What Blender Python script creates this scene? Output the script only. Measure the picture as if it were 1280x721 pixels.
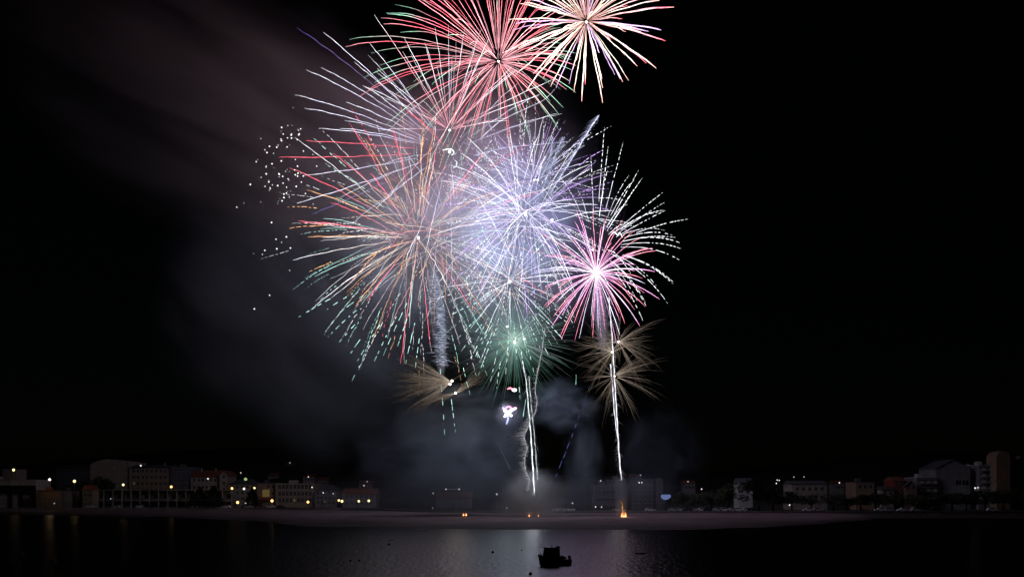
import bpy, bmesh, math, random
from mathutils import Vector, Matrix
R = math.radians
for o in list(bpy.data.objects): bpy.data.objects.remove(o)
scene = bpy.context.scene
COL = scene.collection

# ------------------------------------------------------------------ camera, world, light, exposure
F = 1108.0          # focal length in photograph pixels (1280 wide)
HY = 618.0          # row of the horizon
CH = 8.8            # camera height over the water
cam_d = bpy.data.cameras.new('camera'); cam = bpy.data.objects.new('camera', cam_d); COL.objects.link(cam)
cam.location = (0, 0, CH); cam.rotation_euler = (R(90), 0, 0)
cam_d.sensor_width = 36; cam_d.lens = F/1280*36; cam_d.shift_y = (HY-360.5)/1280
cam_d.clip_start = 0.5; cam_d.clip_end = 20000
scene.camera = cam

world = bpy.data.worlds.new('World'); scene.world = world; world.use_nodes = True
nt = world.node_tree
bg = nt.nodes['Background']
sky = nt.nodes.new('ShaderNodeTexSky'); sky.sky_type = 'NISHITA'; sky.sun_disc = False
sky.sun_elevation = R(12); sky.sun_rotation = R(160)
nt.links.new(sky.outputs['Color'], bg.inputs['Color'])
bg.inputs['Strength'].default_value = 0.00012
sd = bpy.data.lights.new('moon', 'SUN'); sd.energy = 0.0012; sd.angle = R(0.5); sd.color = (.85, .9, 1)
so = bpy.data.objects.new('moon', sd); COL.objects.link(so); so.rotation_euler = (R(78), 0, R(-20)); so.location = (0, -50, 200)

vs = scene.view_settings
vs.view_transform = 'Standard'; vs.look = 'None'; vs.exposure = 0; vs.gamma = 1; vs.use_curve_mapping = False
cy = scene.cycles
cy.use_denoising = True
cy.max_bounces = 6; cy.diffuse_bounces = 2; cy.glossy_bounces = 3; cy.volume_bounces = 0; cy.transparent_max_bounces = 16
cy.sample_clamp_indirect = 1.5
cy.volume_step_rate = 1.0; cy.volume_max_steps = 64

# ------------------------------------------------------------------ helpers
rnd = random.Random(7)
def W(px, py, Y): return Vector(((px-640)/F*Y, Y, CH+(HY-py)/F*Y))
def WX(px, Y): return (px-640)/F*Y
def WZ(py, Y): return CH+(HY-py)/F*Y

def tag(o, label=None, cat=None, group=None, kind=None):
    if label: o['label'] = label
    if cat: o['category'] = cat
    if group: o['group'] = group
    if kind: o['kind'] = kind
    return o
def empty(name, loc=(0,0,0), rz=0, label=None, cat=None, group=None):
    o = bpy.data.objects.new(name, None); COL.objects.link(o); o.location = loc; o.rotation_euler = (0,0,rz)
    o.empty_display_size = 0.5
    return tag(o, label, cat, group)
def link_mesh(name, me, mat=None, parent=None, loc=None):
    o = bpy.data.objects.new(name, me); COL.objects.link(o)
    if mat is not None:
        for m in (mat if isinstance(mat, (list, tuple)) else [mat]): me.materials.append(m)
    if parent: o.parent = parent
    if loc is not None: o.location = loc
    return o
def bm_obj(name, bm, mat, parent=None, loc=None, smooth=False):
    me = bpy.data.meshes.new(name); bm.to_mesh(me); bm.free()
    if smooth:
        for p in me.polygons: p.use_smooth = True
    return link_mesh(name, me, mat, parent, loc)
def bbox(bm, x0, x1, y0, y1, z0, z1, mi=0):
    v = [bm.verts.new(p) for p in ((x0,y0,z0),(x1,y0,z0),(x1,y1,z0),(x0,y1,z0),(x0,y0,z1),(x1,y0,z1),(x1,y1,z1),(x0,y1,z1))]
    for f in ((3,2,1,0),(4,5,6,7),(0,1,5,4),(1,2,6,5),(2,3,7,6),(3,0,4,7)):
        fa = bm.faces.new([v[i] for i in f]); fa.material_index = mi
    return v
def bcyl(bm, p0, p1, r0, r1, n=10, mi=0):
    p0, p1 = Vector(p0), Vector(p1); d = (p1-p0).normalized()
    a = d.orthogonal().normalized(); b = d.cross(a)
    A = [bm.verts.new(p0+(a*math.cos(2*math.pi*i/n)+b*math.sin(2*math.pi*i/n))*r0) for i in range(n)]
    B = [bm.verts.new(p1+(a*math.cos(2*math.pi*i/n)+b*math.sin(2*math.pi*i/n))*r1) for i in range(n)]
    for i in range(n):
        f = bm.faces.new((A[i], A[(i+1)%n], B[(i+1)%n], B[i])); f.material_index = mi; f.smooth = True
    bm.faces.new(A[::-1]).material_index = mi; bm.faces.new(B).material_index = mi
def bsphere(bm, c, r, sub=2, sc=(1,1,1)):
    bmesh.ops.create_icosphere(bm, subdivisions=sub, radius=1, matrix=Matrix.Translation(c) @ Matrix.Diagonal((r*sc[0], r*sc[1], r*sc[2], 1)))

# ------------------------------------------------------------------ materials
def mat_plain(name, col, rough=.8, noise=None, spec=.3, metallic=0, bump=0):
    m = bpy.data.materials.new(name); m.use_nodes = True; t = m.node_tree; b = t.nodes['Principled BSDF']
    b.inputs['Roughness'].default_value = rough; b.inputs['Specular IOR Level'].default_value = spec; b.inputs['Metallic'].default_value = metallic
    if noise is None: noise = (1.5, .25)
    tc = t.nodes.new('ShaderNodeTexCoord'); n = t.nodes.new('ShaderNodeTexNoise'); n.inputs['Scale'].default_value = noise[0]; n.inputs['Detail'].default_value = 5
    t.links.new(tc.outputs['Object'], n.inputs['Vector'])
    r = t.nodes.new('ShaderNodeValToRGB'); k = noise[1]
    r.color_ramp.elements[0].position = .3; r.color_ramp.elements[1].position = .7
    r.color_ramp.elements[0].color = (*[c*(1-k) for c in col], 1); r.color_ramp.elements[1].color = (*[min(1, c*(1+k)) for c in col], 1)
    t.links.new(n.outputs['Fac'], r.inputs['Fac']); t.links.new(r.outputs['Color'], b.inputs['Base Color'])
    if bump:
        bp = t.nodes.new('ShaderNodeBump'); bp.inputs['Strength'].default_value = bump; bp.inputs['Distance'].default_value = .1
        t.links.new(n.outputs['Fac'], bp.inputs['Height']); t.links.new(bp.outputs['Normal'], b.inputs['Normal'])
    return m
def mat_emit(name, col, strength, sample=False):
    m = bpy.data.materials.new(name); m.use_nodes = True; t = m.node_tree
    t.nodes.remove(t.nodes['Principled BSDF']); e = t.nodes.new('ShaderNodeEmission')
    e.inputs['Color'].default_value = (*col, 1); e.inputs['Strength'].default_value = strength
    t.links.new(e.outputs[0], t.nodes['Material Output'].inputs['Surface'])
    m.cycles.emission_sampling = 'AUTO' if sample else 'NONE'
    return m
def mat_spark():
    m = bpy.data.materials.new('burning_star'); m.use_nodes = True; t = m.node_tree
    t.nodes.remove(t.nodes['Principled BSDF']); e = t.nodes.new('ShaderNodeEmission')
    a = t.nodes.new('ShaderNodeAttribute'); a.attribute_name = 'glow'
    t.links.new(a.outputs['Color'], e.inputs['Color']); e.inputs['Strength'].default_value = 1.0
    t.links.new(e.outputs[0], t.nodes['Material Output'].inputs['Surface'])
    m.cycles.emission_sampling = 'NONE'
    return m
SPARK = mat_spark()
M = dict(
    plaster=mat_plain('pale_plaster', (.30,.27,.235), .9, (.6,.2)), cream=mat_plain('cream_render', (.28,.235,.165), .9, (.6,.2)),
    white=mat_plain('white_render', (.44,.43,.42), .9, (.5,.15)), grey=mat_plain('grey_render', (.20,.19,.20), .9, (.6,.2)),
    tan=mat_plain('tan_render', (.26,.19,.13), .9, (.6,.2)), red=mat_plain('red_render', (.22,.04,.03), .9, (.6,.2)),
    dim=mat_plain('dimmed_grey_render', (.09,.085,.085), .9, (.6,.2)), bluegrey=mat_plain('blue_grey_cladding', (.10,.11,.15), .7, (.6,.2)), brown=mat_plain('brown_brick', (.14,.07,.05), .9, (3,.3)),  # dim: darker copy of the grey render, lowered to dim the central blocks
    tile=mat_plain('roof_tile', (.20,.08,.05), .9, (3,.3)), slate=mat_plain('slate', (.09,.09,.10), .8, (3,.3)),
    stone=mat_plain('quay_stone', (.26,.24,.22), .9, (1.2,.3), bump=.3), metal=mat_plain('grey_metal', (.18,.18,.18), .5, (5,.1), metallic=.6),
    dark=mat_plain('dark_paint', (.03,.03,.035), .5, (4,.2)), frame=mat_plain('window_frame', (.35,.34,.33), .7),
    glass=mat_plain('window_glass', (.02,.02,.025), .08, spec=.6), bark=mat_plain('bark', (.07,.05,.035), .95, (6,.4)),
    leaf=mat_plain('leaf', (.045,.065,.03), .8, (2,.4)), needle=mat_plain('needle', (.03,.05,.03), .8, (2,.4)),
    hull=mat_plain('dark_hull', (.02,.02,.025), .4, (3,.2)), boatwhite=mat_plain('boat_white', (.6,.6,.6), .4, (3,.1)),
    tyre=mat_plain('rubber', (.02,.02,.02), .9), asphalt=mat_plain('asphalt', (.05,.05,.05), .9, (4,.3)),
    buoy=mat_plain('dark_buoy', (.02,.02,.02), .6), palebuoy=mat_plain('pale_buoy', (.55,.55,.55), .6))
E = dict(
    warm=mat_emit('sodium_lamp', (1,.58,.17), 3.0), warmwhite=mat_emit('warm_white_lamp', (1,.80,.32), 2.4), pink=mat_emit('pinkish_lamp', (1,.82,.74), 2.0),
    white=mat_emit('white_lamp', (1,.95,.9), 1.1), dim=mat_emit('dim_lamp', (.85,.9,1), .5), green=mat_emit('green_lamp', (.55,.8,.35), .6),
    lit=mat_emit('lit_window', (1,.75,.4), .05), litblue=mat_emit('lit_sign_face', (.20,.28,.62), .55), yellow=mat_emit('lit_yellow_panel', (1,.7,.22), .085))

# water
def mat_water():
    m = bpy.data.materials.new('night_water'); m.use_nodes = True; t = m.node_tree; b = t.nodes['Principled BSDF']
    b.inputs['Base Color'].default_value = (.004,.006,.010,1); b.inputs['IOR'].default_value = 1.33; b.inputs['Specular IOR Level'].default_value = .36; b.inputs['Specular Tint'].default_value = (.70,.84,1,1)
    b.inputs['Anisotropic'].default_value = .85      # wind ripples run across the bay: slopes are steeper along y
    tg = t.nodes.new('ShaderNodeCombineXYZ'); tg.inputs['Y'].default_value = 1; t.links.new(tg.outputs[0], b.inputs['Tangent'])
    tc = t.nodes.new('ShaderNodeTexCoord')
    def nz(scale, sx, sy, det, dist=.6):
        mp = t.nodes.new('ShaderNodeMapping'); mp.inputs['Scale'].default_value = (sx, sy, 1)
        n = t.nodes.new('ShaderNodeTexNoise'); n.inputs['Scale'].default_value = scale; n.inputs['Detail'].default_value = det; n.inputs['Distortion'].default_value = dist
        t.links.new(tc.outputs['Object'], mp.inputs['Vector']); t.links.new(mp.outputs[0], n.inputs['Vector']); return n
    a = nz(1.5, 1, .3, 5); c = nz(.05, 1, .5, 2)
    mx = t.nodes.new('ShaderNodeMath'); mx.operation = 'MULTIPLY_ADD'; mx.inputs[1].default_value = 2.0
    t.links.new(c.outputs['Fac'], mx.inputs[0]); t.links.new(a.outputs['Fac'], mx.inputs[2])
    bp = t.nodes.new('ShaderNodeBump'); bp.inputs['Strength'].default_value = .6; bp.inputs['Distance'].default_value = .15
    t.links.new(mx.outputs[0], bp.inputs['Height']); t.links.new(bp.outputs['Normal'], b.inputs['Normal'])
    g = nz(.03, 1, .35, 3, 1.0)                      # gusts: rougher and calmer patches
    mr = t.nodes.new('ShaderNodeMapRange'); mr.inputs['From Min'].default_value = .3; mr.inputs['From Max'].default_value = .7; mr.inputs['To Min'].default_value = .27; mr.inputs['To Max'].default_value = .31
    t.links.new(g.outputs['Fac'], mr.inputs['Value']); t.links.new(mr.outputs[0], b.inputs['Roughness'])
    return m
bm = bmesh.new()
vv = [bm.verts.new(p) for p in ((-6000,-300,0),(6000,-300,0),(6000,9000,0),(-6000,9000,0))]; bm.faces.new(vv)
tag(bm_obj('water', bm, mat_water()), 'dark night water of the bay reflecting the fireworks', kind='structure')

# ------------------------------------------------------------------ shore: beach, quay, land
def lerp_tab(tab, x):
    if x <= tab[0][0]: return tab[0][1]
    for (a, va), (b, vb) in zip(tab, tab[1:]):
        if x <= b: 
            k = (x-a)/(b-a); k = k*k*(3-2*k); return va+(vb-va)*k
    return tab[-1][1]
SHORE = [(-300,641.2),(0,643),(200,647),(300,651.5),(400,661),(560,664.5),(860,664.5),(950,662),(1010,657),(1060,652),(1130,646),(1280,643),(1700,642)]
QUAY = [(-600,424),(300,424),(420,400),(560,345),(640,335),(1900,335)]
PZ = 2.4
def quayY(px): return lerp_tab(QUAY, px)
bm = bmesh.new(); rows = []
for i in range(201):
    px = -320+i*10
    Yb = quayY(px); Yf = CH*F/(lerp_tab(SHORE, px)-HY); Yf = min(Yf, Yb-1)
    rr = []
    full = min(1, (Yb-Yf)/60)
    zb = -.4+(PZ-.1)*full
    for j in range(13):
        t = j/12
        Y = (Yf-8)+(Yb-(Yf-8))*t
        k = max(0, (Y-Yf)/(Yb-Yf))
        z = -.35*(1-k) + k**.9*zb if Y > Yf else -.35-(Yf-Y)*.05
        if 2 <= j < 12: z += .10*math.sin(px*.021+j*1.7)*math.sin(px*.0061+j)*full
        z += .02
        rr.append(bm.verts.new((WX(px, Y), Y, z)))
    rows.append(rr)
for a, b in zip(rows, rows[1:]):
    for j in range(12): bm.faces.new((a[j], b[j], b[j+1], a[j+1])).smooth = True
def mat_sand():
    m = mat_plain('beach_sand', (.20,.155,.165), .85, (.12,.22), bump=.0); t = m.node_tree; b = t.nodes['Principled BSDF']
    src = b.inputs['Base Color'].links[0].from_socket
    ge = t.nodes.new('ShaderNodeNewGeometry'); sx = t.nodes.new('ShaderNodeSeparateXYZ'); t.links.new(ge.outputs['Position'], sx.inputs[0])
    big = t.nodes.new('ShaderNodeTexNoise'); big.inputs['Scale'].default_value = .03; big.inputs['Detail'].default_value = 4; t.links.new(ge.outputs['Position'], big.inputs['Vector'])
    ad = t.nodes.new('ShaderNodeMath'); ad.operation = 'MULTIPLY_ADD'; ad.inputs[1].default_value = -.9; t.links.new(big.outputs['Fac'], ad.inputs[0]); t.links.new(sx.outputs['Z'], ad.inputs[2])
    wet = t.nodes.new('ShaderNodeMapRange'); wet.interpolation_type = 'SMOOTHSTEP'; wet.inputs['From Min'].default_value = -.45; wet.inputs['From Max'].default_value = .75; wet.inputs['To Min'].default_value = .2; wet.inputs['To Max'].default_value = 1
    t.links.new(ad.outputs[0], wet.inputs['Value'])
    vm = t.nodes.new('ShaderNodeVectorMath'); vm.operation = 'SCALE'; t.links.new(src, vm.inputs[0]); t.links.new(wet.outputs[0], vm.inputs['Scale']); t.links.new(vm.outputs[0], b.inputs['Base Color'])
    n = t.nodes.new('ShaderNodeTexNoise'); n.inputs['Scale'].default_value = 1.3; n.inputs['Detail'].default_value = 6
    tc = t.nodes.new('ShaderNodeTexCoord'); t.links.new(tc.outputs['Object'], n.inputs['Vector'])
    bp = t.nodes.new('ShaderNodeBump'); bp.inputs['Strength'].default_value = .5; bp.inputs['Distance'].default_value = .25
    t.links.new(n.outputs['Fac'], bp.inputs['Height']); t.links.new(bp.outputs['Normal'], b.inputs['Normal'])
    return m
tag(bm_obj('beach', bm, mat_sand()), 'pale sand beach between the water and the promenade wall', kind='structure')

def hill(x, Y):
    dy = Y-quayY(640+x/max(Y,1)*F)
    if dy < 60: return PZ
    k = min(1, (dy-60)/300); k = k*k*(3-2*k)
    h = 38*math.exp(-((x+260)/260)**2) + 26*math.exp(-((x-330)/220)**2) + 9 + 5*math.sin(x*.013)*math.sin(Y*.006+1)
    return PZ+h*k
bm = bmesh.new(); rows = []
DY = [0, 18, 40, 70, 110, 150, 200, 260, 330, 420, 600, 900, 1500, 3000, 6000]
for i in range(121):
    px = -700+i*22
    Yb = quayY(px)
    rows.append([bm.verts.new((WX(px, Yb)*(1+d/Yb), Yb+d, hill(WX(px, Yb)*(1+d/Yb), Yb+d))) for d in DY])
for a, b in zip(rows, rows[1:]):
    for j in range(len(DY)-1): bm.faces.new((a[j], b[j], b[j+1], a[j+1])).smooth = True
tag(bm_obj('ground', bm, mat_plain('dark_land', (.05,.055,.045), .95, (.05,.4))), 'dark land and hillside behind the promenade', kind='structure')

# promenade paving sheet + the wall along its seaward edge
bm = bmesh.new(); prev = None
for i in range(111):
    px = -500+i*22; Yb = quayY(px)
    x = WX(px, Yb)
    ring = [bm.verts.new(p) for p in ((x, Yb+.5, PZ+.004), (x*(1+16/Yb), Yb+16, PZ+.004))]
    if prev: bm.faces.new((prev[0], ring[0], ring[1], prev[1]))
    prev = ring
tag(bm_obj('promenade', bm, M['asphalt']), 'paved promenade along the top of the sea wall', kind='structure')
bm = bmesh.new(); prev = None
for i in range(221):
    px = -500+i*11; Yb = quayY(px); x = WX(px, Yb)
    ring = [bm.verts.new(p) for p in ((x, Yb, -1), (x, Yb, PZ-.05), (x, Yb-.12, PZ-.05), (x, Yb-.12, PZ+.28), (x, Yb+.5, PZ+.28), (x, Yb+.5, -1))]
    if prev:
        for j in range(6): bm.faces.new((prev[j], ring[j], ring[(j+1)%6], prev[(j+1)%6]))
    prev = ring
tag(bm_obj('sea_wall', bm, M['stone']), 'long low stone sea wall with pale coping behind the beach', 'wall')

# ------------------------------------------------------------------ buildings
def window_mesh(w, h, lit=False):
    bm = bmesh.new(); t = .09
    bbox(bm, -w/2, w/2, -.02, .0, 0, h, 1)
    for a in ((-w/2-t, -w/2, 0, h), (w/2, w/2+t, 0, h), (-w/2-t, w/2+t, h, h+t), (-t/2, t/2, .0, h)):
        bbox(bm, a[0], a[1], -.07, -.003, a[2], a[3], 0)
    bbox(bm, -w/2-.18, w/2+.18, -.2, -.003, -.14, -.004, 0)
    me = bpy.data.meshes.new('window'); bm.to_mesh(me); bm.free()
    me.materials.append(M['frame']); me.materials.append(E['lit'] if lit else M['glass'])
    return me
WIN = {}
def add_window(parent, x, y, z, w, h, lit=False):
    k = (round(w,2), round(h,2), lit)
    if k not in WIN: WIN[k] = window_mesh(w, h, lit)
    o = bpy.data.objects.new('window', WIN[k]); COL.objects.link(o); o.parent = parent; o.location = (x, y-.003, z); return o
def building(name, label, cat, px0, px1, ptop, Y, depth, mat, rows=0, cols=0, wy=(0.2,0.9), wx=(.06,.94), roof='flat', roofh=2.5, roofmat='slate',
             ww=1.2, wh=1.5, rz=0, balcony=False, lit=(), topcurve=0, wallmat=None, group=None, chimney=0):
    x0, x1 = WX(px0, Y), WX(px1, Y); cx = (x0+x1)/2; w = (x1-x0); z1 = WZ(ptop, Y)
    gz = hill(cx, Y)-.3
    t = empty(name, (cx, Y, gz), rz, label, cat, group)
    h = z1-gz
    eave = h-(roofh if roof in ('gable', 'hip') else 0)
    bm = bmesh.new()
    if roof == 'round':
        n = 14; prof = [(-w/2, 0), (w/2, 0)] + [(w/2*math.cos(math.pi*i/n), eave-w*.55+w*.55*math.sin(math.pi*i/n)) for i in range(n+1)]
        a = [bm.verts.new((x, 0, z)) for x, z in prof]; b = [bm.verts.new((x, depth, z)) for x, z in prof]
        bm.faces.new(a); bm.faces.new(b[::-1])
        for i in range(len(a)): bm.faces.new((a[i], b[i], b[(i+1)%len(a)], a[(i+1)%len(a)]))
        bmesh.ops.recalc_face_normals(bm, faces=bm.faces)
    elif roof == 'gable_front':
        prof = [(-w/2, 0), (w/2, 0), (w/2, h-roofh), (0, h-.15), (-w/2, h-roofh)]
        a = [bm.verts.new((x, 0, z)) for x, z in prof]; b = [bm.verts.new((x, depth, z)) for x, z in prof]
        bm.faces.new(a); bm.faces.new(b[::-1])
        for i in range(len(a)): bm.faces.new((a[i], b[i], b[(i+1)%len(a)], a[(i+1)%len(a)]))
        bmesh.ops.recalc_face_normals(bm, faces=bm.faces)
    elif topcurve:
        n = 10; prof = [(-w/2, 0), (w/2, 0)] + [(w/2-w*i/n, eave-topcurve*((i/n-.55)/.5)**2*(1 if i/n > .55 else .35)) for i in range(n+1)]
        a = [bm.verts.new((x, 0, z)) for x, z in prof]; b = [bm.verts.new((x, depth, z)) for x, z in prof]
        bm.faces.new(a); bm.faces.new(b[::-1])
        for i in range(len(a)): bm.faces.new((a[i], b[i], b[(i+1)%len(a)], a[(i+1)%len(a)]))
        bmesh.ops.recalc_face_normals(bm, faces=bm.faces)
    else:
        bbox(bm, -w/2, w/2, 0, depth, 0, eave)
    bm_obj('wall', bm, M[mat], t)
    bm = bmesh.new()
    rf = None
    if roof == 'flat' and not topcurve:
        bbox(bm, -w/2-.25, w/2+.25, -.25, depth+.25, eave+.003, eave+.35)
        bbox(bm, -w*.22, -w*.02, depth*.35, depth*.65, eave+.353, eave+1.9)
        rf = bm_obj('roof', bm, M[roofmat], t)
    elif roof in ('gable', 'hip'):
        o = .4; ins = w*.0 if roof == 'gable' else min(w*.3, depth*.5)
        v = [bm.verts.new(p) for p in ((-w/2-o,-o,eave+.003),(w/2+o,-o,eave+.003),(w/2+o,depth+o,eave+.003),(-w/2-o,depth+o,eave+.003),(-w/2-o+ins,depth/2,h),(w/2+o-ins,depth/2,h))]
        for f in ((0,1,5,4),(1,2,5),(2,3,4,5),(3,0,4),(3,2,1,0)): bm.faces.new([v[i] for i in f])
        rf = bm_obj('roof', bm, M[roofmat], t)
    elif roof == 'gable_front':
        for s in (-1, 1):
            p = [(0, h), (s*(w/2+.5), h-roofh-.25), (s*(w/2+.5), h-roofh), (0, h+.3)]
            a = [bm.verts.new((x, -.4, z)) for x, z in p]; b = [bm.verts.new((x, depth+.4, z)) for x, z in p]
            bm.faces.new(a); bm.faces.new(b[::-1])
            for i in range(4): bm.faces.new((a[i], b[i], b[(i+1)%4], a[(i+1)%4]))
        bmesh.ops.recalc_face_normals(bm, faces=bm.faces)
        rf = bm_obj('roof', bm, M[roofmat], t)
    if rf and chimney:
        for k in range(chimney):
            bm = bmesh.new(); xx = -w/2+w*(k+.5)/chimney
            bbox(bm, xx-.35, xx+.35, depth*.4, depth*.4+.7, h-1.6, h+.9); bbox(bm, xx-.45, xx+.45, depth*.4-.1, depth*.4+.8, h+.9, h+1.05)
            bm_obj('chimney', bm, M['plaster'], rf)
    if rows and cols:
        for r in range(rows):
            for c in range(cols):
                zz = eave*(wy[0]+(wy[1]-wy[0])*(r/max(1, rows-1) if rows > 1 else .5))-wh/2
                xx = -w/2+w*(wx[0]+(wx[1]-wx[0])*(c+.5)/cols)
                add_window(t, xx, 0, zz, ww, wh, (r, c) in lit)
                if balcony and c % 2 == 0:
                    bm = bmesh.new(); bw = w*(wx[1]-wx[0])/cols*.95
                    bbox(bm, xx-bw*.45, xx+bw*.9, -1.2, -.004, zz-.35, zz-.2)
                    bbox(bm, xx-bw*.45, xx+bw*.9, -1.2, -1.12, zz-.197, zz+.75)
                    bm_obj('balcony', bm, M[balcony], t)
    return t

# left quay
t = building('pavilion', 'long low white pavilion with overhanging flat roof at left end of quay', 'pavilion', -60, 45, 600, 436, 14, 'white', roof='flat', roofmat='white')
w = WX(45, 436)-WX(-60, 436); hh = WZ(600, 436)-PZ+.3
bm = bmesh.new(); bbox(bm, -w/2, w/2+.0, -1.4, -.004, hh*.55, hh*.82); bm_obj('glass_band', bm, M['glass'], t)
for px in (-30, -8, 15, 28, 44):
    bm = bmesh.new(); xx = WX(px, 436)-(WX(45, 436)+WX(-60, 436))/2; bbox(bm, xx-.5, xx+.3, -1.0, -.004, 0, hh*.55-.004); bm_obj('pier', bm, M['dark'], t)
building('kiosk', 'small pale block rising behind the flat white pavilion roof', 'building', 3, 20, 586, 455, 10, 'plaster')
building('shed', 'low tan wall building lit orange by the lamp beside it', 'building', 45, 75, 613, 430, 8, 'tan', roof='flat', roofmat='tile')
building('shed', 'low grey annex adjoining the orange lit building on the quay', 'building', 75.4, 89, 613.5, 431, 8, 'grey', roof='flat')
building('gatehouse', 'small cream corner house at the left end of the arcade', 'house', 103, 116, 606, 428, 6, 'cream', 2, 2, (.25,.75), roof='gable', roofmat='tile', ww=.9, wh=1.4)
# arcade
def arcade():
    Y = 437; x0, x1 = WX(117, Y), WX(290, Y); z1 = WZ(611.5, Y); t = empty('arcade', ((x0+x1)/2, Y, PZ), 0, 'long two level arcade of dark openings below the apartment blocks', 'arcade')
    w = x1-x0; h = z1-PZ; bm = bmesh.new(); bbox(bm, -w/2, w/2, 3.5, 9, 0, h-.4); bm_obj('back_wall', bm, M['grey'], t)
    bm = bmesh.new(); bbox(bm, -w/2-.3, w/2+.3, -.4, 9.3, h-.4+.003, h); bm_obj('cornice', bm, M['plaster'], t)
    bm = bmesh.new(); bbox(bm, -w/2, w/2, -.2, 3.497, 3.3, 3.7); bm_obj('balcony', bm, M['plaster'], t)
    n = 15
    for i in range(n+1):
        xx = -w/2+.3+(w-.6)*i/n
        bm = bmesh.new(); bbox(bm, xx-.25, xx+.25, 0, .6, 0, 3.297); bbox(bm, xx-.22, xx+.22, 0, .5, 3.703, h-.404); bm_obj('pier', bm, M['plaster'], t)
    for i in range(n):
        xx = -w/2+.3+(w-.6)*(i+.5)/n
        add_window(t, xx, 3.497, 4.4, 2.2, 2.6); add_window(t, xx, 3.497, .5, 2.2, 2.3)
arcade()
building('apartment_building', 'largest pale apartment block with blank curved end above the arcade', 'apartment building', 113, 161, 573.5, 462, 18, 'plaster', topcurve=3.2)
building('apartment_building', 'cream apartment block with four window rows and a roof lamp', 'apartment building', 161.2, 212.5, 580, 461, 16, 'cream', 4, 8, (.45,.93), roof='gable', roofh=2, roofmat='slate', chimney=2)
building('apartment_building', 'dark blue grey apartment block with dense window grid', 'apartment building', 213, 238, 584, 460, 14, 'bluegrey', 5, 7, (.4,.94), roof='flat', ww=.9)
building('apartment_building', 'pale block under a red tiled roof with two chimneys', 'apartment building', 238.3, 274, 587, 459, 14, 'plaster', 3, 6, (.45,.92), roof='gable', roofh=4, roofmat='tile', chimney=2)
building('apartment_building', 'narrow plain pale gable house joined to the red roof block', 'apartment building', 274.3, 285, 588.5, 457, 14, 'plaster', 3, 1, (.5,.85), roof='gable_front', roofh=2.4, roofmat='tile')
building('apartment_building', 'pale block behind the trio of street lamps', 'apartment building', 285.3, 321, 598, 456, 14, 'plaster', 3, 5, (.4,.9), roof='hip', roofh=3, roofmat='slate')
t = building('shop_building', 'low block with lit yellow panel over its awning', 'shop', 321.3, 344, 604, 452, 12, 'tan', 2, 2, (.6,.88), wx=(.55,.97), roof='flat')
bm = bmesh.new(); xx = WX(332.5, 452)-(WX(321.3, 452)+WX(344, 452))/2; z0 = WZ(620.5, 452)-PZ+.3
bbox(bm, xx-1.8, xx+1.8, -.15, -.004, z0, z0+3.6); bm_obj('lit_panel', bm, E['yellow'], t)
bm = bmesh.new(); v = [bm.verts.new(p) for p in ((-4.4,-2.2,z0-1.6),(4.4,-2.2,z0-1.6),(4.4,-.004,z0-.6),(-4.4,-.004,z0-.6),(-4.4,-2.2,z0-1.75),(4.4,-2.2,z0-1.75),(4.4,-.004,z0-.75),(-4.4,-.004,z0-.75))]
for f in ((0,1,2,3),(7,6,5,4),(4,5,1,0),(5,6,2,1),(7,4,0,3)): bm.faces.new([v[i] for i in f])
bm_obj('awning', bm, M['red'], t)
building('apartment_building', 'wide cream block of tall dark windows right of the yellow panel', 'apartment building', 344.3, 393, 604.5, 450, 14, 'cream', 3, 9, (.32,.88), roof='flat', ww=1.3, wh=2.1, roofmat='plaster')
building('apartment_building', 'dim grey block standing in the edge of the drifting smoke', 'apartment building', 393.3, 421, 606, 447, 14, 'grey', 3, 5, (.32,.88), roof='hip', roofh=3, roofmat='slate')
building('house', 'low grey house beside the twin quay floodlights', 'house', 428, 470, 610, 440, 12, 'grey', 2, 6, (.35,.85), roof='gable', roofh=3, roofmat='tile')
building('house', 'smoke veiled low house under the bar of two lights', 'house', 545, 590, 614, 415, 12, 'grey', 2, 5, (.35,.85), roof='gable', roofh=3, roofmat='tile')
# centre right
building('hotel', 'broad stepped hotel block behind the tallest ground flame', 'hotel', 741, 774, 607, 372, 14, 'dim', 3, 6, (.3,.9), roof='flat', balcony='dim')
building('hotel', 'raised upper storey behind the broad stepped hotel block', 'hotel', 758, 789, 600, 388, 10, 'dim', 4, 5, (.3,.92), roof='flat')
building('apartment_building', 'brown grey block with pale square wall left of the blue sign', 'apartment building', 789.3, 817, 599, 374, 14, 'dim', 3, 4, (.3,.9), roof='flat')
building('tower', 'slim round topped stair tower left of the blue sign', 'tower', 821, 829, 597, 371, 6, 'dim', 4, 1, (.3,.85), roof='round', ww=1)
# right
building('house', 'pale wall glimpsed between two dark tree crowns', 'house', 924, 941, 597, 368, 9, 'white', roof='gable', roofh=2, roofmat='slate')
building('house', 'low pale house with five small windows among right trees', 'house', 990, 1034, 600, 378, 12, 'plaster', 2, 5, (.5,.82), roof='gable', roofh=1.6, roofmat='slate')
building('house', 'tan flat roofed house left of the red house', 'house', 1070, 1093, 602.5, 378, 12, 'tan', 2, 3, (.5,.85), roof='flat')
building('house', 'narrow pale house attached to the red house', 'house', 1102, 1117, 607, 374, 10, 'plaster', 2, 2, (.5,.85), roof='gable', roofh=1.5, roofmat='slate')
building('house', 'dark red house front with a steep roof', 'house', 1117.3, 1131, 595, 377, 10, 'red', 3, 2, (.45,.88), roof='gable', roofh=2, roofmat='tile')
building('house', 'small tan gabled house right of the red house', 'house', 1131.3, 1146, 601, 376, 10, 'tan', 2, 2, (.5,.8), roof='gable_front', roofh=2.2, roofmat='slate')
building('apartment_building', 'white balcony block left of the big grey gable', 'apartment building', 1146.3, 1170, 597, 380, 12, 'grey', 3, 5, (.4,.9), roof='flat', balcony='white', roofmat='white')
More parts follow.
